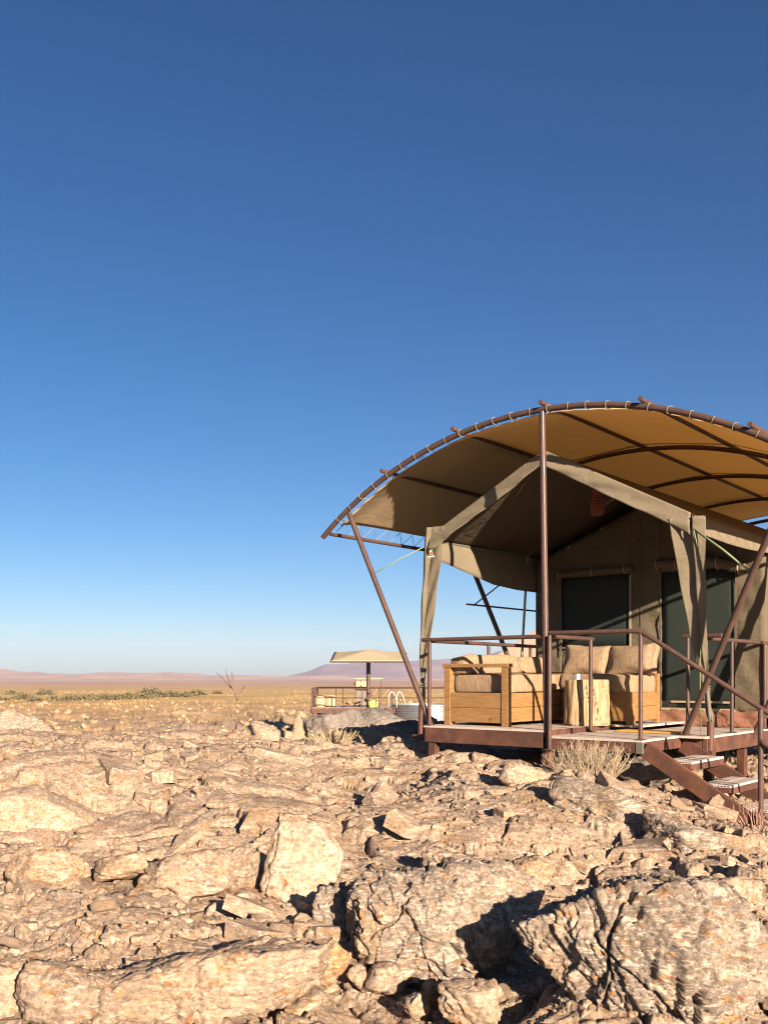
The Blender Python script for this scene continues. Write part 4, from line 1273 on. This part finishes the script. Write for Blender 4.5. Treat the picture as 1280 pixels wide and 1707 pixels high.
# ropes
def rope(label, pts, r, mat, sag=0.0):
    pts = [Vector(p) for p in pts]
    o = MB().tube(pts, r, 6).build('guy_rope', mat, smooth=True)
    return tag(o, label, 'rope')
rope('green guy rope from the right porch corner to the slanting strut', [L(*pv(1156, 882, .47)), L(*pv(1205, 917, .42)), L(1.93, .38, 1.50)], .011, M_GREEN)
rope('dark guy rope from the left porch corner to the slanting strut', [L(*pv(706, 912, .46)), L(-2.10, .22, 1.93), L(-2.34, .01, 1.75)], .007, M_GREEN)
rope('thin cord hanging from the right porch corner down to the deck edge', [L(*pv(1156, 884, .44)), L(*pv(1170, 950, .6)), L(*pv(1166, 1130, .85)), L(*pv(1168, 1235, .96))], .0055, M_GREEN)

# ------------------------------------------------------------------ sofa
sofa = empty('corner_sofa', L(-.8, 1.2, 0), 'honey pine corner sofa with tan slub cushions on the deck', 'sofa')
def pl(u0, u1, v0, v1, z0, z1, name='plank', mat=M_SOFA): return MB().buv(u0, u1, v0, v1, z0, z1).build(name, mat, sofa, bevel=.005)
SX0, SX1, SV0, SV1, SVB, SR = -1.48, -.63, .25, 1.42, 2.16, .27
pl(SX0, SX0 + .085, SV0, SV0 + .075, 0, .645, 'leg'); pl(SX1 - .085, SX1, SV0, SV0 + .075, 0, .645, 'leg')
pl(SX0 - .015, SX1 + .012, SV0 - .012, SV0 + .09, .647, .688, 'arm')
pl(SX0 + .087, SX1 - .087, SV0 + .012, SV0 + .05, .035, .195); pl(SX0 + .087, SX1 - .087, SV0 + .010, SV0 + .05, .1975, .365)
pl(SX1 - .045, SX1 - .008, SV0 + .077, SV1, .045, .205); pl(SX1 - .045, SX1 - .010, SV0 + .077, SV1, .2075, .365)
pl(SX1 - .004, SR - .085, SV1 + .008, SV1 + .045, .045, .205); pl(SX1 - .004, SR - .085, SV1 + .010, SV1 + .045, .2075, .365)
pl(SR - .083, SR, SV1, SV1 + .075, 0, .37, 'leg'); pl(SR - .06, SR, SVB - .08, SVB, 0, .62, 'leg')
pl(SR - .04, SR - .006, SV1 + .077, SVB - .082, .045, .205); pl(SR - .04, SR - .008, SV1 + .077, SVB - .082, .2075, .365)
pl(SX0, SX0 + .04, SV0 + .077, SVB, .04, .36, 'back_rail'); pl(SX0 + .05, SR - .065, SVB - .04, SVB, .04, .60, 'back_rail')
pl(SX0 + .045, SX1 - .05, SV0 + .08, SVB - .05, .28, .34, 'slat_base'); pl(SX1 - .05, SR - .045, SV1 + .05, SVB - .05, .28, .34, 'slat_base')

def cushion(c, half, rot=(0, 0, 0), name='seat_cushion', e=.32, puff=.0, seed=0):
    n, m = 36, 20
    vs, fs = [], []
    def sp(w, p): return math.copysign(abs(w) ** p, w)
    Rm = Matrix.Rotation(-YAW + rot[2], 3, 'Z') @ Matrix.Rotation(rot[1], 3, 'Y') @ Matrix.Rotation(rot[0], 3, 'X')
    for j in range(m + 1):
        ph = -math.pi / 2 + math.pi * j / m
        for i in range(n):
            th = 2 * math.pi * i / n
            x = sp(math.cos(ph), e) * sp(math.cos(th), e); y = sp(math.cos(ph), e) * sp(math.sin(th), e); z = sp(math.sin(ph), e)
            if puff:
                edge = max(abs(x), abs(z)); y *= 1 - puff * edge ** 3
                x *= 1 + .05 * abs(x * z) - .06 * (1 - z * z); z *= 1 + .10 * abs(x * z) - .10 * (1 - x * x)
            wob = .012 * math.sin(5 * x + seed) * math.cos(4 * z + seed * 2) + .008 * math.sin(9 * y + 7 * x + seed)
            p = Vector((x * half[0], y * half[1], z * half[2])) * 1.0 + Vector((0, wob, wob * .6))
            vs.append(Vector(c) + Rm @ p)
    for j in range(m):
        for i in range(n):
            i2 = (i + 1) % n
            fs.append((j * n + i, j * n + i2, (j + 1) * n + i2, (j + 1) * n + i))
    return mk(name, vs, fs, M_CUSH, sofa, smooth=True)
cushion(L((SX0 + SX1) / 2 + .01, .88, .468), (.40, .53, .108), e=.16, seed=1)
cushion(L((SX0 + SX1) / 2 + .01, 1.78, .468), (.40, .355, .108), e=.16, seed=2)
cushion(L(-.21, 1.77, .468), (.46, .36, .108), e=.16, seed=3)
cushion(L(-1.30, .84, .67), (.13, .54, .112), (0, R_(-10), R_(-3)), 'back_cushion', .26, seed=4)
cushion(L(-1.30, 1.74, .67), (.125, .32, .105), (0, R_(-10), R_(4)), 'back_cushion', .28, seed=5)
cushion(L(-.57, 1.97, .735), (.315, .12, .19), (R_(-16), R_(3), R_(2)), 'pillow', .30, .62, 6)
cushion(L(.03, 1.94, .735), (.315, .12, .19), (R_(-20), R_(-3), R_(-4)), 'pillow', .30, .62, 7)

# ------------------------------------------------------------------ small things on the deck
def log_stool():
    c = L(-.16, 1.15, 0)
    n, m = 120, 40
    A, Zt = np.meshgrid(np.linspace(0, 2 * np.pi, n, endpoint=False), np.linspace(0, 1, m))
    r = .236 - .018 * Zt + .014 * np.cos(2 * A + .6) + .016 * np.cos(3 * A + 1.9) + .012 * pn(np.cos(A) * 1.8, np.sin(A) * 1.8, Zt * .8) + .014 * pn(np.cos(A) * 4, np.sin(A) * 4, Zt * 1.2 + 5)
    for a0, wd, dp in ((4.1, .03, .045), (4.95, .02, .03), (3.4, .025, .03), (4.55, .015, .03), (5.5, .02, .035), (5.9, .02, .02)):
        r = r - dp * np.exp(-((A - a0 - .12 * np.sin(Zt * 5)) / wd) ** 2) * (Zt > .1)
    r = r + .006 * pn(np.cos(A) * 9, np.sin(A) * 9, Zt * 2)
    r[0] *= .97; r[-1] *= .955
    zz = Zt * .505; zz[-1] += .006
    vs = np.stack([c.x + r * np.cos(A), c.y + r * np.sin(A), zz + .001], -1).reshape(-1, 3).tolist()
    fs = [(j * n + i, j * n + (i + 1) % n, (j + 1) * n + (i + 1) % n, (j + 1) * n + i) for j in range(m - 1) for i in range(n)]
    fs += [tuple(range(n - 1, -1, -1)), tuple((m - 1) * n + i for i in range(n))]
    o = mk('log_stool', vs, fs, M_LOG)
    shade_auto(o, 62)
    tag(o, 'peeled pale tree trunk used as side table in front of the sofa', 'log table')
log_stool()
tinp = empty('tin_candle_pot', L(-.255, 1.10, .512), 'small silver tin pot standing on the log table', 'tin pot')
shade_auto(MB().lathe(L(-.255, 1.10, .508), [(.052, 0), (.057, .003), (.057, .062), (.060, .064), (.060, .068), (.054, .068), (.053, .05)], 28).build('can', M_TIN, tinp))
shade_auto(MB().lathe(L(-.255, 1.10, .553), [(.052, 0), (.052, .004)], 24).build('wax', plain('wax', (.6, .55, .45)), tinp))
mat_o = MB().buv(.27, 1.0, .985, 1.24, LOW + .002, LOW + .026)
tag(mat_o.build('door_mat', plain('coir', (.42, .23, .05), .95, 0, .3, 90, .6), bevel=.008), 'flat ochre door mat on the boards in front of the tent door', 'mat')
# wicker lantern
lan = empty('wicker_lantern', L(-.3, 1.69, 2.45), 'small red brown wicker basket lantern hanging under the tent ridge', 'lantern')
M_WICK = plain('wicker', (.36, .115, .065), .7, 0, .3, 40)
prof = [(.045, .31), (.052, .27), (.050, .22), (.066, .17), (.076, .11), (.074, .05), (.060, .0)]
lc = L(-.3, 1.69, 2.45)
for k in range(14):
    a = 2 * math.pi * k / 14
    MB().tube([lc + Vector((r * math.cos(a), r * math.sin(a), z)) for r, z in prof], .0055, 5).build('rib', M_WICK, lan)
for k in range(10):
    z = .004 + k * .033
    r = float(np.interp(z, [p[1] for p in prof][::-1], [p[0] for p in prof][::-1]))
    MB().tube([lc + Vector((r * math.cos(a), r * math.sin(a), z)) for a in np.linspace(0, 6.2832, 25)], .0065, 5, False).build('hoop', M_WICK, lan)
MB().lathe(lc, [(.05, .02), (.064, .10), (.05, .18), (.042, .28)], 16).build('inner_layer', plain('inner_layer', (.06, .03, .025)), lan)
MB().tube([lc + Vector((0, 0, .28)), lc + Vector((0, 0, .505))], .006, 5).build('hanging_cord', M_BLACK, lan)

# ------------------------------------------------------------------ plants near the deck
def dry_bush(name, label, loc, wid, hgt, n, mat, spread=1.0, buds=True, r0=.0022, seed=1):
    g = random.Random(seed)
    e = empty(name, loc, label, 'bush' if buds else 'grass tuft')
    st, bd = MB(), MB()
    for i in range(n):
        a = g.uniform(0, 6.283); rad = math.sqrt(g.random())
        b = Vector((math.cos(a), math.sin(a), 0))
        base = Vector(loc) + b * rad * wid * .26
        lean = rad * wid * .32 * spread * g.uniform(.5, 1.15)
        h = hgt * g.uniform(.55, 1.05) * (1 - .38 * rad * rad)
        jit = lambda k: Vector((g.uniform(-1, 1), g.uniform(-1, 1), g.uniform(-.4, .4))) * wid * k
        pts = [base + Vector((0, 0, -.03)), base + b * lean * .45 + Vector((0, 0, h * .34)) + jit(.03), base + b * lean * .85 + Vector((0, 0, h * .68)) + jit(.04), base + b * lean + Vector((0, 0, h)) + jit(.05)]
        st.tube(pts, [r0 * 1.6, r0 * 1.2, r0, r0 * .6], 4)
        if buds:
            for _ in range(g.randint(3, 6)):
                k = g.uniform(.1, 1.0)
                q = pts[1].lerp(pts[2], k * 2) if k < .5 else pts[2].lerp(pts[3], k * 2 - 1)
                tip = q + Vector((g.uniform(-1, 1), g.uniform(-1, 1), g.uniform(.5, 1.5))) * wid * .06
                mid = q.lerp(tip, .5) + jit(.012)
                st.tube([q, mid, tip], [r0 * .8, r0 * .65, r0 * .5], 3)
                s = r0 * g.uniform(1.2, 2.3)
                bd.add([tip + Vector(d) * s for d in ((1, 0, 0), (-1, 0, 0), (0, 1, 0), (0, -1, 0), (0, 0, 1.4), (0, 0, -1))],
                       [(0, 2, 4), (2, 1, 4), (1, 3, 4), (3, 0, 4), (2, 0, 5), (1, 2, 5), (3, 1, 5), (0, 3, 5)])
    tag(st.build('stems', mat, e), kind='stuff')
    if buds: tag(bd.build('seed_heads', mat, e), kind='stuff')
M_DRY = plain('dry_straw', (0.330, 0.262, 0.173), .9, 0, .35, 12)
M_DRYG = plain('pale_dry_grass', (0.450, 0.352, 0.203), .9, 0, .25, 10)
p = at(985, 1308, 8.95)
dry_bush('dry_bush', 'pale dry twiggy bush growing at the foot of the deck by the steps', (p.x, p.y, gz(p.x, p.y) + .0), .66, .40, 190, M_DRY, 1.25, True, .0019, 4)
p = at(552, 1249, 13.35)
dry_bush('grass_tuft', 'bleached grass tuft in front of the rocky mound', (p.x, p.y, gz(p.x, p.y)), .66, .24, 120, M_DRYG, 1.5, False, .0030, 8)
p = at(1262, 1425, 7.6)
dry_bush('grass_tuft', 'thin pinkish dry twigs at the right edge below the steps', (p.x, p.y, gz(p.x, p.y)), .5, .22, 26, plain('pink_twig', (.34, .20, .15)), 1.2, False, .0022, 18)
p = at(1245, 1345, 8.9)
dry_bush('dry_bush', 'small dry bush between the steps and the deck', (p.x, p.y, gz(p.x, p.y)), .34, .2, 90, M_DRY, 1.1, True, .0020, 24)

def branchy(name, label, base, height, mat, seed, levels=4, r0=.05, lean=(0, 0), cat='tree'):
    g = random.Random(seed)
    e = empty(name, base, label, cat)
    tr, br = MB(), MB()
    def grow(p, d, ln, r, lv):
        pts = [p]; rs = [r]
        q = p.copy(); dd = d.copy()
        for i in range(5):
            dd = (dd + Vector((g.uniform(-1, 1), g.uniform(-1, 1), g.uniform(-.4, .7))) * .22).normalized()
            q = q + dd * ln / 5
            pts.append(q.copy()); rs.append(r * (1 - .11 * (i + 1)))
        (tr if lv == levels else br).tube(pts, rs, 7 if lv > 2 else 5)
        if lv > 1:
            for _ in range(3 if lv > 2 else 2):
                k = g.randint(2, 5)
                nd = (dd + Vector((g.uniform(-1, 1), g.uniform(-1, 1), g.uniform(-.1, .9))) * .95).normalized()
                grow(pts[k], nd, ln * g.uniform(.5, .75), rs[k] * .62, lv - 1)
    grow(Vector(base), Vector((lean[0], lean[1], 1)).normalized(), height * .5, r0, levels)
    tr.build('trunk', mat, e, smooth=True); br.build('branches', mat, e, smooth=True)
M_BARK = plain('grey_bark', (0.165, 0.128, 0.098), .9, 0, .3, 6)
M_DEAD = plain('dead_wood', (.15, .10, .078), .9, 0, .3, 6)
p = L(6.75, .25); branchy('bare_tree', 'leafless tree to the right of the tent whose shadow falls on the canvas wall', (p.x, p.y, gz(p.x, p.y) - .1), 3.4, M_BARK, 5, 4, .055)
# dead branch on the skyline
e = empty('dead_branch', at(394, 1162, 46), 'bare forked dead branch standing on the distant rocky skyline', 'dead branch')
b = lambda x, y, Y=46: at(x, y, Y)
MB().tube([b(396, 1168), b(392, 1152), b(384, 1140), b(379, 1126, 45.6), b(376, 1113, 45.4)], [.06, .055, .042, .026, .010], 6).build('trunk', M_DEAD, e, smooth=True)
MB().tube([b(391, 1150), b(380, 1141, 46.5), b(370, 1129, 46.8), b(361, 1121, 47)], [.042, .032, .022, .008], 6).build('limb', M_DEAD, e, smooth=True)
MB().tube([b(394, 1156), b(404, 1150, 46.4), b(409, 1143, 46.8)], [.07, .045, .015], 6).build('limb', M_DEAD, e, smooth=True)
MB().tube([b(387, 1143), b(388, 1130, 46.8), b(386, 1119, 47)], [.04, .025, .008], 6).build('limb', M_DEAD, e, smooth=True)

# green shrubs on the plain
def leaf_mat(name, c1, c2):
    m = N(name); oi = m.n('ObjectInfo')
    k = m.noise(m.coord(rand=True), 2.5, 3)
    m.col(m.mix(k, c1, c2)); m.rough(.8)
    return m.m
M_LEAF = leaf_mat('dull_green_leaf', (.085, .076, .036), (.155, .128, .066))
def shrub_meshes(seed):
    g = np.random.default_rng(seed)
    n = 900
    d = g.normal(size=(n, 3)); d /= np.linalg.norm(d, axis=1)[:, None]; d[:, 2] = np.abs(d[:, 2])
    lump = .75 + .5 * pn(d[:, 0] * 2.2 + seed, d[:, 1] * 2.2, d[:, 2] * 2.2)
    p = d * (g.random(n) ** .4 * lump)[:, None] * np.array([1, .8, .62])
    vs, fs = [], []
    for i in range(n):
        a = g.normal(size=3) * .055; b_ = g.normal(size=3) * .055
        k = len(vs); vs += [tuple(p[i]), tuple(p[i] + a), tuple(p[i] + a + b_), tuple(p[i] + b_)]; fs.append((k, k + 1, k + 2, k + 3))
    me = bpy.data.meshes.new('crown'); me.from_pydata(vs, [], fs); me.materials.append(M_LEAF)
    mb = MB()
    for i in range(6):
        a = i * 1.05
        mb.tube([(0, 0, -.1), (.25 * math.cos(a), .2 * math.sin(a), .25), (.55 * math.cos(a + .2), .45 * math.sin(a), .42)], [.04, .03, .012], 5)
    m2 = bpy.data.meshes.new('stems'); m2.from_pydata(mb.v, [], mb.f); m2.materials.append(M_BARK)
    return me, m2
_SH = [shrub_meshes(i) for i in range(3)]
spots = [(-40, 1176, 150, 58), (6, 1172, 165, 42), (40, 1166, 190, 46), (62, 1172, 160, 36), (92, 1170, 170, 40), (118, 1168, 180, 38), (145, 1169, 172, 50), (172, 1168, 176, 40), (190, 1167, 180, 44), (214, 1167, 178, 40), (238, 1166, 190, 42), (262, 1164, 200, 46), (285, 1163, 205, 40), (306, 1163, 200, 34), (328, 1160, 220, 40), (362, 1157, 240, 22), (-90, 1170, 175, 60), (20, 1160, 240, 30), (75, 1161, 230, 34), (250, 1158, 250, 36)]
_words = 'first second third fourth fifth sixth seventh eighth ninth tenth eleventh twelfth thirteenth fourteenth fifteenth sixteenth seventeenth eighteenth nineteenth twentieth'.split()
_rank = sorted(range(len(spots)), key=lambda k: spots[k][0]); _ordl = {}
for k_, i_ in enumerate(_rank): _ordl[i_] = '%s green shrub from the left in the far band of bushes' % _words[k_]
for i, (x, y, Y, wpx) in enumerate(spots):
    s = wpx / FPX * Y * .5
    X = (x - CX) / FPX * Y
    z = gz(X, Y)
    e = empty('shrub', (X, Y, z - .1), _ordl[i], 'shrub', 'green shrubs on the plain')
    for nm, me in zip(('crown', 'stems'), _SH[i % 3]):
        o = bpy.data.objects.new(nm, me); C.objects.link(o); o.parent = e; o.scale = (s * 1.2, s * 1.2, s * random.uniform(.8, 1.2)); o.rotation_euler = (0, 0, random.uniform(0, 6))

# dry grass of the slope and plain
def grass():
    n = 30000
    d = 26 * (11 ** rng.random(n)); px = rng.uniform(-200, 1450, n); x = (px - CX) / FPX * d
    cl = fbm(x * .05, d * .05, x * 0 + 81, 4, .6)
    m = (cl + .22 * rng.random(n)) > .17
    x, d = x[m], d[m]; z = ground(x, d)
    vs, fs = [], []
    for i in range(len(x)):
        s = random.uniform(.08, .24) * (1 + d[i] / 260)
        for k in range(5):
            a = random.uniform(0, 6.28); l_ = random.uniform(.1, .6) * s; wv = .035 * s * (1 + d[i] / 60)
            ca, sa = math.cos(a), math.sin(a)
            b0 = (x[i] + ca * l_ * .3, d[i] + sa * l_ * .3)
            q = len(vs)
            vs += [(b0[0] - sa * wv, b0[1] + ca * wv, z[i] - .03), (b0[0] + sa * wv, b0[1] - ca * wv, z[i] - .03), (b0[0] + ca * l_, b0[1] + sa * l_, z[i] + s * random.uniform(.6, 1.1))]
            fs.append((q, q + 1, q + 2))
    me = bpy.data.meshes.new('grass'); me.from_pydata(vs, [], fs); me.materials.append(plain('golden_grass', (.34, .23, .095), .9, 0, .35, .3))
    o = bpy.data.objects.new('grass', me); C.objects.link(o); tag(o, 'dry golden grass over the far slope and plain', 'grass', kind='stuff')
grass()

# ------------------------------------------------------------------ pool terrace in the distance
PD = 48.0
def X_(px, Y=PD): return (px - CX) / FPX * Y
def Z_(py, Y=PD): return EYE + (HY - py) / FPX * Y
zt = Z_(1180)
x0, x1, y0, y1 = X_(520), 5.2, PD, PD + 4.4
pd = empty('pool_deck', (0, PD + 2, zt - 1), 'distant raised pool deck with pale floor on brown posts', 'deck')
MB().bxy(x0, x1, y0, y1, zt - .06, zt).build('floor', M_BOARD, pd)
MB().bxy(x0 - .03, x1 + .03, y0 - .06, y0, zt - .26, zt - .01).build('beam', M_BEAM, pd)
MB().bxy(x0 - .06, x0, y0, y1, zt - .26, zt - .01).build('beam', M_BEAM, pd)
for px in (520, 538, 600, 655):
    MB().bxy(X_(px), X_(px) + .12, y0 + .05, y0 + .17, zt - 1.9, zt - .25).build('post', M_BEAM, pd)
pr = empty('pool_railing', (x0, PD, zt), 'thin brown railing along the distant pool deck', 'railing')
for h in (.98, .50):
    MB().tube([(x0, y0, zt + h), (x1, y0, zt + h)], .03, 6).build('rail', M_PIPE, pr)
    MB().tube([(x0, y0, zt + h), (x0, y1, zt + h)], .03, 6).build('rail', M_PIPE, pr)
MB().tube([(x0, y1, zt + .98), (x1, y1, zt + .98)], .03, 6).build('rail', M_PIPE, pr)
for px in (520, 560, 572, 603, 632, 653):
    MB().tube([(X_(px), y0, zt), (X_(px), y0, zt + .98)], .025, 6).build('post', M_PIPE, pr)
for k in range(1, 7):
    MB().tube([(x0, y0 + 4.4 * k / 6, zt), (x0, y0 + 4.4 * k / 6, zt + .98)], .025, 6).build('post', M_PIPE, pr)
M_STOOL = plain('woven_stool', (0.390, 0.285, 0.180), .9, 0, .15, 20)
for i, px in enumerate((534, 551)):
    o = shade_auto(MB().lathe((X_(px, 49.5), 49.5 + .2 * i, zt), [(.27, 0), (.30, .05), (.31, .32), (.29, .58), (.20, .62)], 20).build('woven_stool', M_STOOL))
    tag(o, ['beige drum stool at the left end of the pool deck', 'beige drum stool beside the first one, nearer the loungers'][i], 'stool')
o = shade_auto(MB().lathe((X_(622, 48.6), 48.6, zt), [(.2, 0), (.27, .12), (.28, .3), (.24, .42), (.20, .42)], 20).build('glazed_pot', plain('yellow_glaze', (.55, .50, .12), .4, 0, .3, 6)))
tag(o, 'yellow green pot on the pool deck under the parasol', 'pot')
def lounger(cx_px, flip, label, Y):
    e = empty('pool_lounger', (X_(cx_px, Y), Y, zt), label, 'lounger')
    cxx = X_(cx_px, Y)
    pr_ = [(-1.0, .12), (-.75, .20), (-.4, .36), (-.1, .38), (.15, .30), (.35, .34), (.6, .62), (.85, .95)]
    def f(s, t):
        k = s * (len(pr_) - 1)
        px_, pz_ = np.interp(k, range(len(pr_)), [q[0] for q in pr_]), np.interp(k, range(len(pr_)), [q[1] for q in pr_])
        return Vector((cxx + px_, Y + .6 * (t - .5) + .3 * px_, zt + pz_))
    sheet('seat', f, 28, 3, M_CUSH, e, .06)
    for q in (-.7, .3):
        MB().bxy(cxx + q - .03, cxx + q + .03, Y - .25 + .3 * q, Y - .19 + .3 * q, zt, zt + .26).build('leg', M_DARKPIPE, e); MB().bxy(cxx + q - .03, cxx + q + .03, Y + .19 + .3 * q, Y + .25 + .3 * q, zt, zt + .26).build('leg', M_DARKPIPE, e)
lounger(602, 1, 'curved tan pool lounger on the left of the parasol pole', 49.4)
lounger(622, 1, 'curved tan pool lounger behind the yellow pot', 50.8)
# square parasol
um = empty('parasol', (X_(614, 49), 49, zt), 'square cream parasol over the distant pool deck', 'parasol')
MB().tube([(X_(614, 49), 49, zt), (X_(614, 49), 49, Z_(1092, 49))], .11, 10).build('pole', M_PIPE, um)
cA = [at(551, 1102, 47.2), at(672, 1102, 47.2), at(677, 1088, 51), at(558, 1087, 51)]
apx = at(614, 1083, 49.1)
def canop(s, t):
    e = cA[0].lerp(cA[1], s).lerp(cA[3].lerp(cA[2], s), t)
    k = max(abs(2 * s - 1), abs(2 * t - 1))
    base = (cA[0] + cA[1] + cA[2] + cA[3]) / 4
    return e + (apx - base) * (1 - k) ** 1.25
M_CREAM = cloth('cream_canvas', (0.465, 0.375, 0.240), .2, .1)
sheet('canopy', canop, 20, 20, M_CREAM, um, .02)
for i in range(4):
    MB().tube([cA[i] + Vector((0, 0, -.04)), cA[(i + 1) % 4] + Vector((0, 0, -.04))], .045, 6).build('frame_bar', M_DARKPIPE, um)
    MB().tube([Vector((X_(614, 49), 49, Z_(1100, 49))), cA[i].lerp(apx, .3) + Vector((0, 0, -.1))], .03, 6).build('arm', M_DARKPIPE, um)
# corrugated pool tank
def corr():
    M_CORR = plain('corrugated_steel', (.45, .45, .45), .35, .85, .05, 4)
    cx_, cy_ = X_(712, 48.6), 48.7
    zt2 = Z_(1177, 47)
    prof_ = []
    for i in range(61):
        k = i / 60
        prof_.append((1.78 + .022 * math.cos(k * 2 * math.pi * 6), -.72 + .72 * k))
    prof_ += [(1.82, .0), (1.82, .05), (1.70, .05), (1.70, -.15)]
    e = empty('pool_tank', (cx_, cy_, zt2 - .72), 'round corrugated steel pool tank beside the pool deck', 'pool tank')
    o = MB().lathe((cx_, cy_, zt2), prof_, 64).build('tank_wall', M_CORR, e); shade_auto(o, 50)
    MB().lathe((cx_, cy_, zt2 - .1), [(1.69, 0), (1.69, .02)], 48).build('water', plain('pool_water', (.10, .22, .25), .05), e)
    for px in (648, 661):
        a, b2 = at(px, 1180, 47.6), at(px + 14, 1180, 47.9)
        MB().tube([a, a + Vector((0, 0, .62)), a.lerp(b2, .3) + Vector((0, 0, .82)), a.lerp(b2, .6) + Vector((0, 0, .72)), b2 + Vector((0, 0, .3)), b2], .028, 8).build('ladder_rail', plain('white_pipe', (.42, .40, .37), .35), e, smooth=True)
corr()
# shelter farther back
SY = 84.0
se = empty('water_shelter', (X_(604, SY), SY, Z_(1160, SY)), 'small far shelter roof over two pale water drums', 'shelter')
MB().bxy(X_(591, SY), X_(638, SY), SY - 1, SY + 2, Z_(1132, SY), Z_(1130.5, SY)).build('roof', M_CREAM, se)
for px in (592.5, 634):
    MB().bxy(X_(px, SY), X_(px, SY) + .08, SY - .9, SY - .8, Z_(1175, SY), Z_(1132, SY)).build('post', M_PIPE, se)
MB().bxy(X_(590, SY), X_(614, SY), SY - .8, SY + .8, Z_(1149, SY), Z_(1146.5, SY)).build('shelf', M_DARKPIPE, se)
MB().bxy(X_(592, SY), X_(612, SY), SY - .5, SY + .5, Z_(1175, SY), Z_(1149.2, SY)).build('plinth', M_DARK, se)
for i, px in enumerate((596, 607.4)):
    vs_, fs_ = [], []
    c = Vector((X_(px, SY), SY - .6, Z_(1139.5, SY))); n = 20
    for yy, rr2 in ((0, .0), (0, .29), (.03, .31), (1.1, .31), (1.13, 0)):
        for k in range(n):
            a = 2 * math.pi * k / n; vs_.append(c + Vector((rr2 * math.cos(a), yy, rr2 * math.sin(a))))
    for j in range(4):
        for k in range(n): fs_.append((j * n + k, j * n + (k + 1) % n, (j + 1) * n + (k + 1) % n, (j + 1) * n + k))
    tag(mk('water_drum', vs_, fs_, M_STOOL), ['pale round water drum on the shelf, away from the parasol pole', 'pale round water drum on the shelf, next to the parasol pole'][i], 'drum')

# ------------------------------------------------------------------ haze
def haze():
    m = bpy.data.materials.new('haze'); m.use_nodes = True
    t = m.node_tree; t.nodes.clear()
    out = t.nodes.new('ShaderNodeOutputMaterial'); v = t.nodes.new('ShaderNodeVolumePrincipled')
    v.inputs['Color'].default_value = (.62, .70, 1.0, 1); v.inputs['Density'].default_value = HAZE
    v.inputs['Anisotropy'].default_value = 0.0
    t.links.new(v.outputs[0], out.inputs['Volume'])
    o = MB().bxy(-7000, 7000, -7000, 7000, -60, 230).build('haze', m)
    tag(o, kind='stuff'); o['label'] = 'thin pale haze over the far plain and mountains'
HAZE = 8e-5
haze()

# ------------------------------------------------------------------ labels that still coincide get a place
def dedupe():
    by = {}
    for o in S.objects:
        if o.parent is None and 'label' in o and o.get('kind') is None: by.setdefault(o['label'], []).append(o)
    wd = 'first second third fourth fifth sixth seventh eighth ninth tenth eleventh twelfth'.split()
    for lab, os_ in by.items():
        if len(os_) < 2: continue
        os_.sort(key=lambda o: o.location.x / max(.1, o.location.y))
        for k, o in enumerate(os_):
            o['label'] = lab + (' (the left one)' if k == 0 else ' (the right one)') if len(os_) == 2 else lab + ', %s from left' % wd[min(k, 11)]
dedupe()
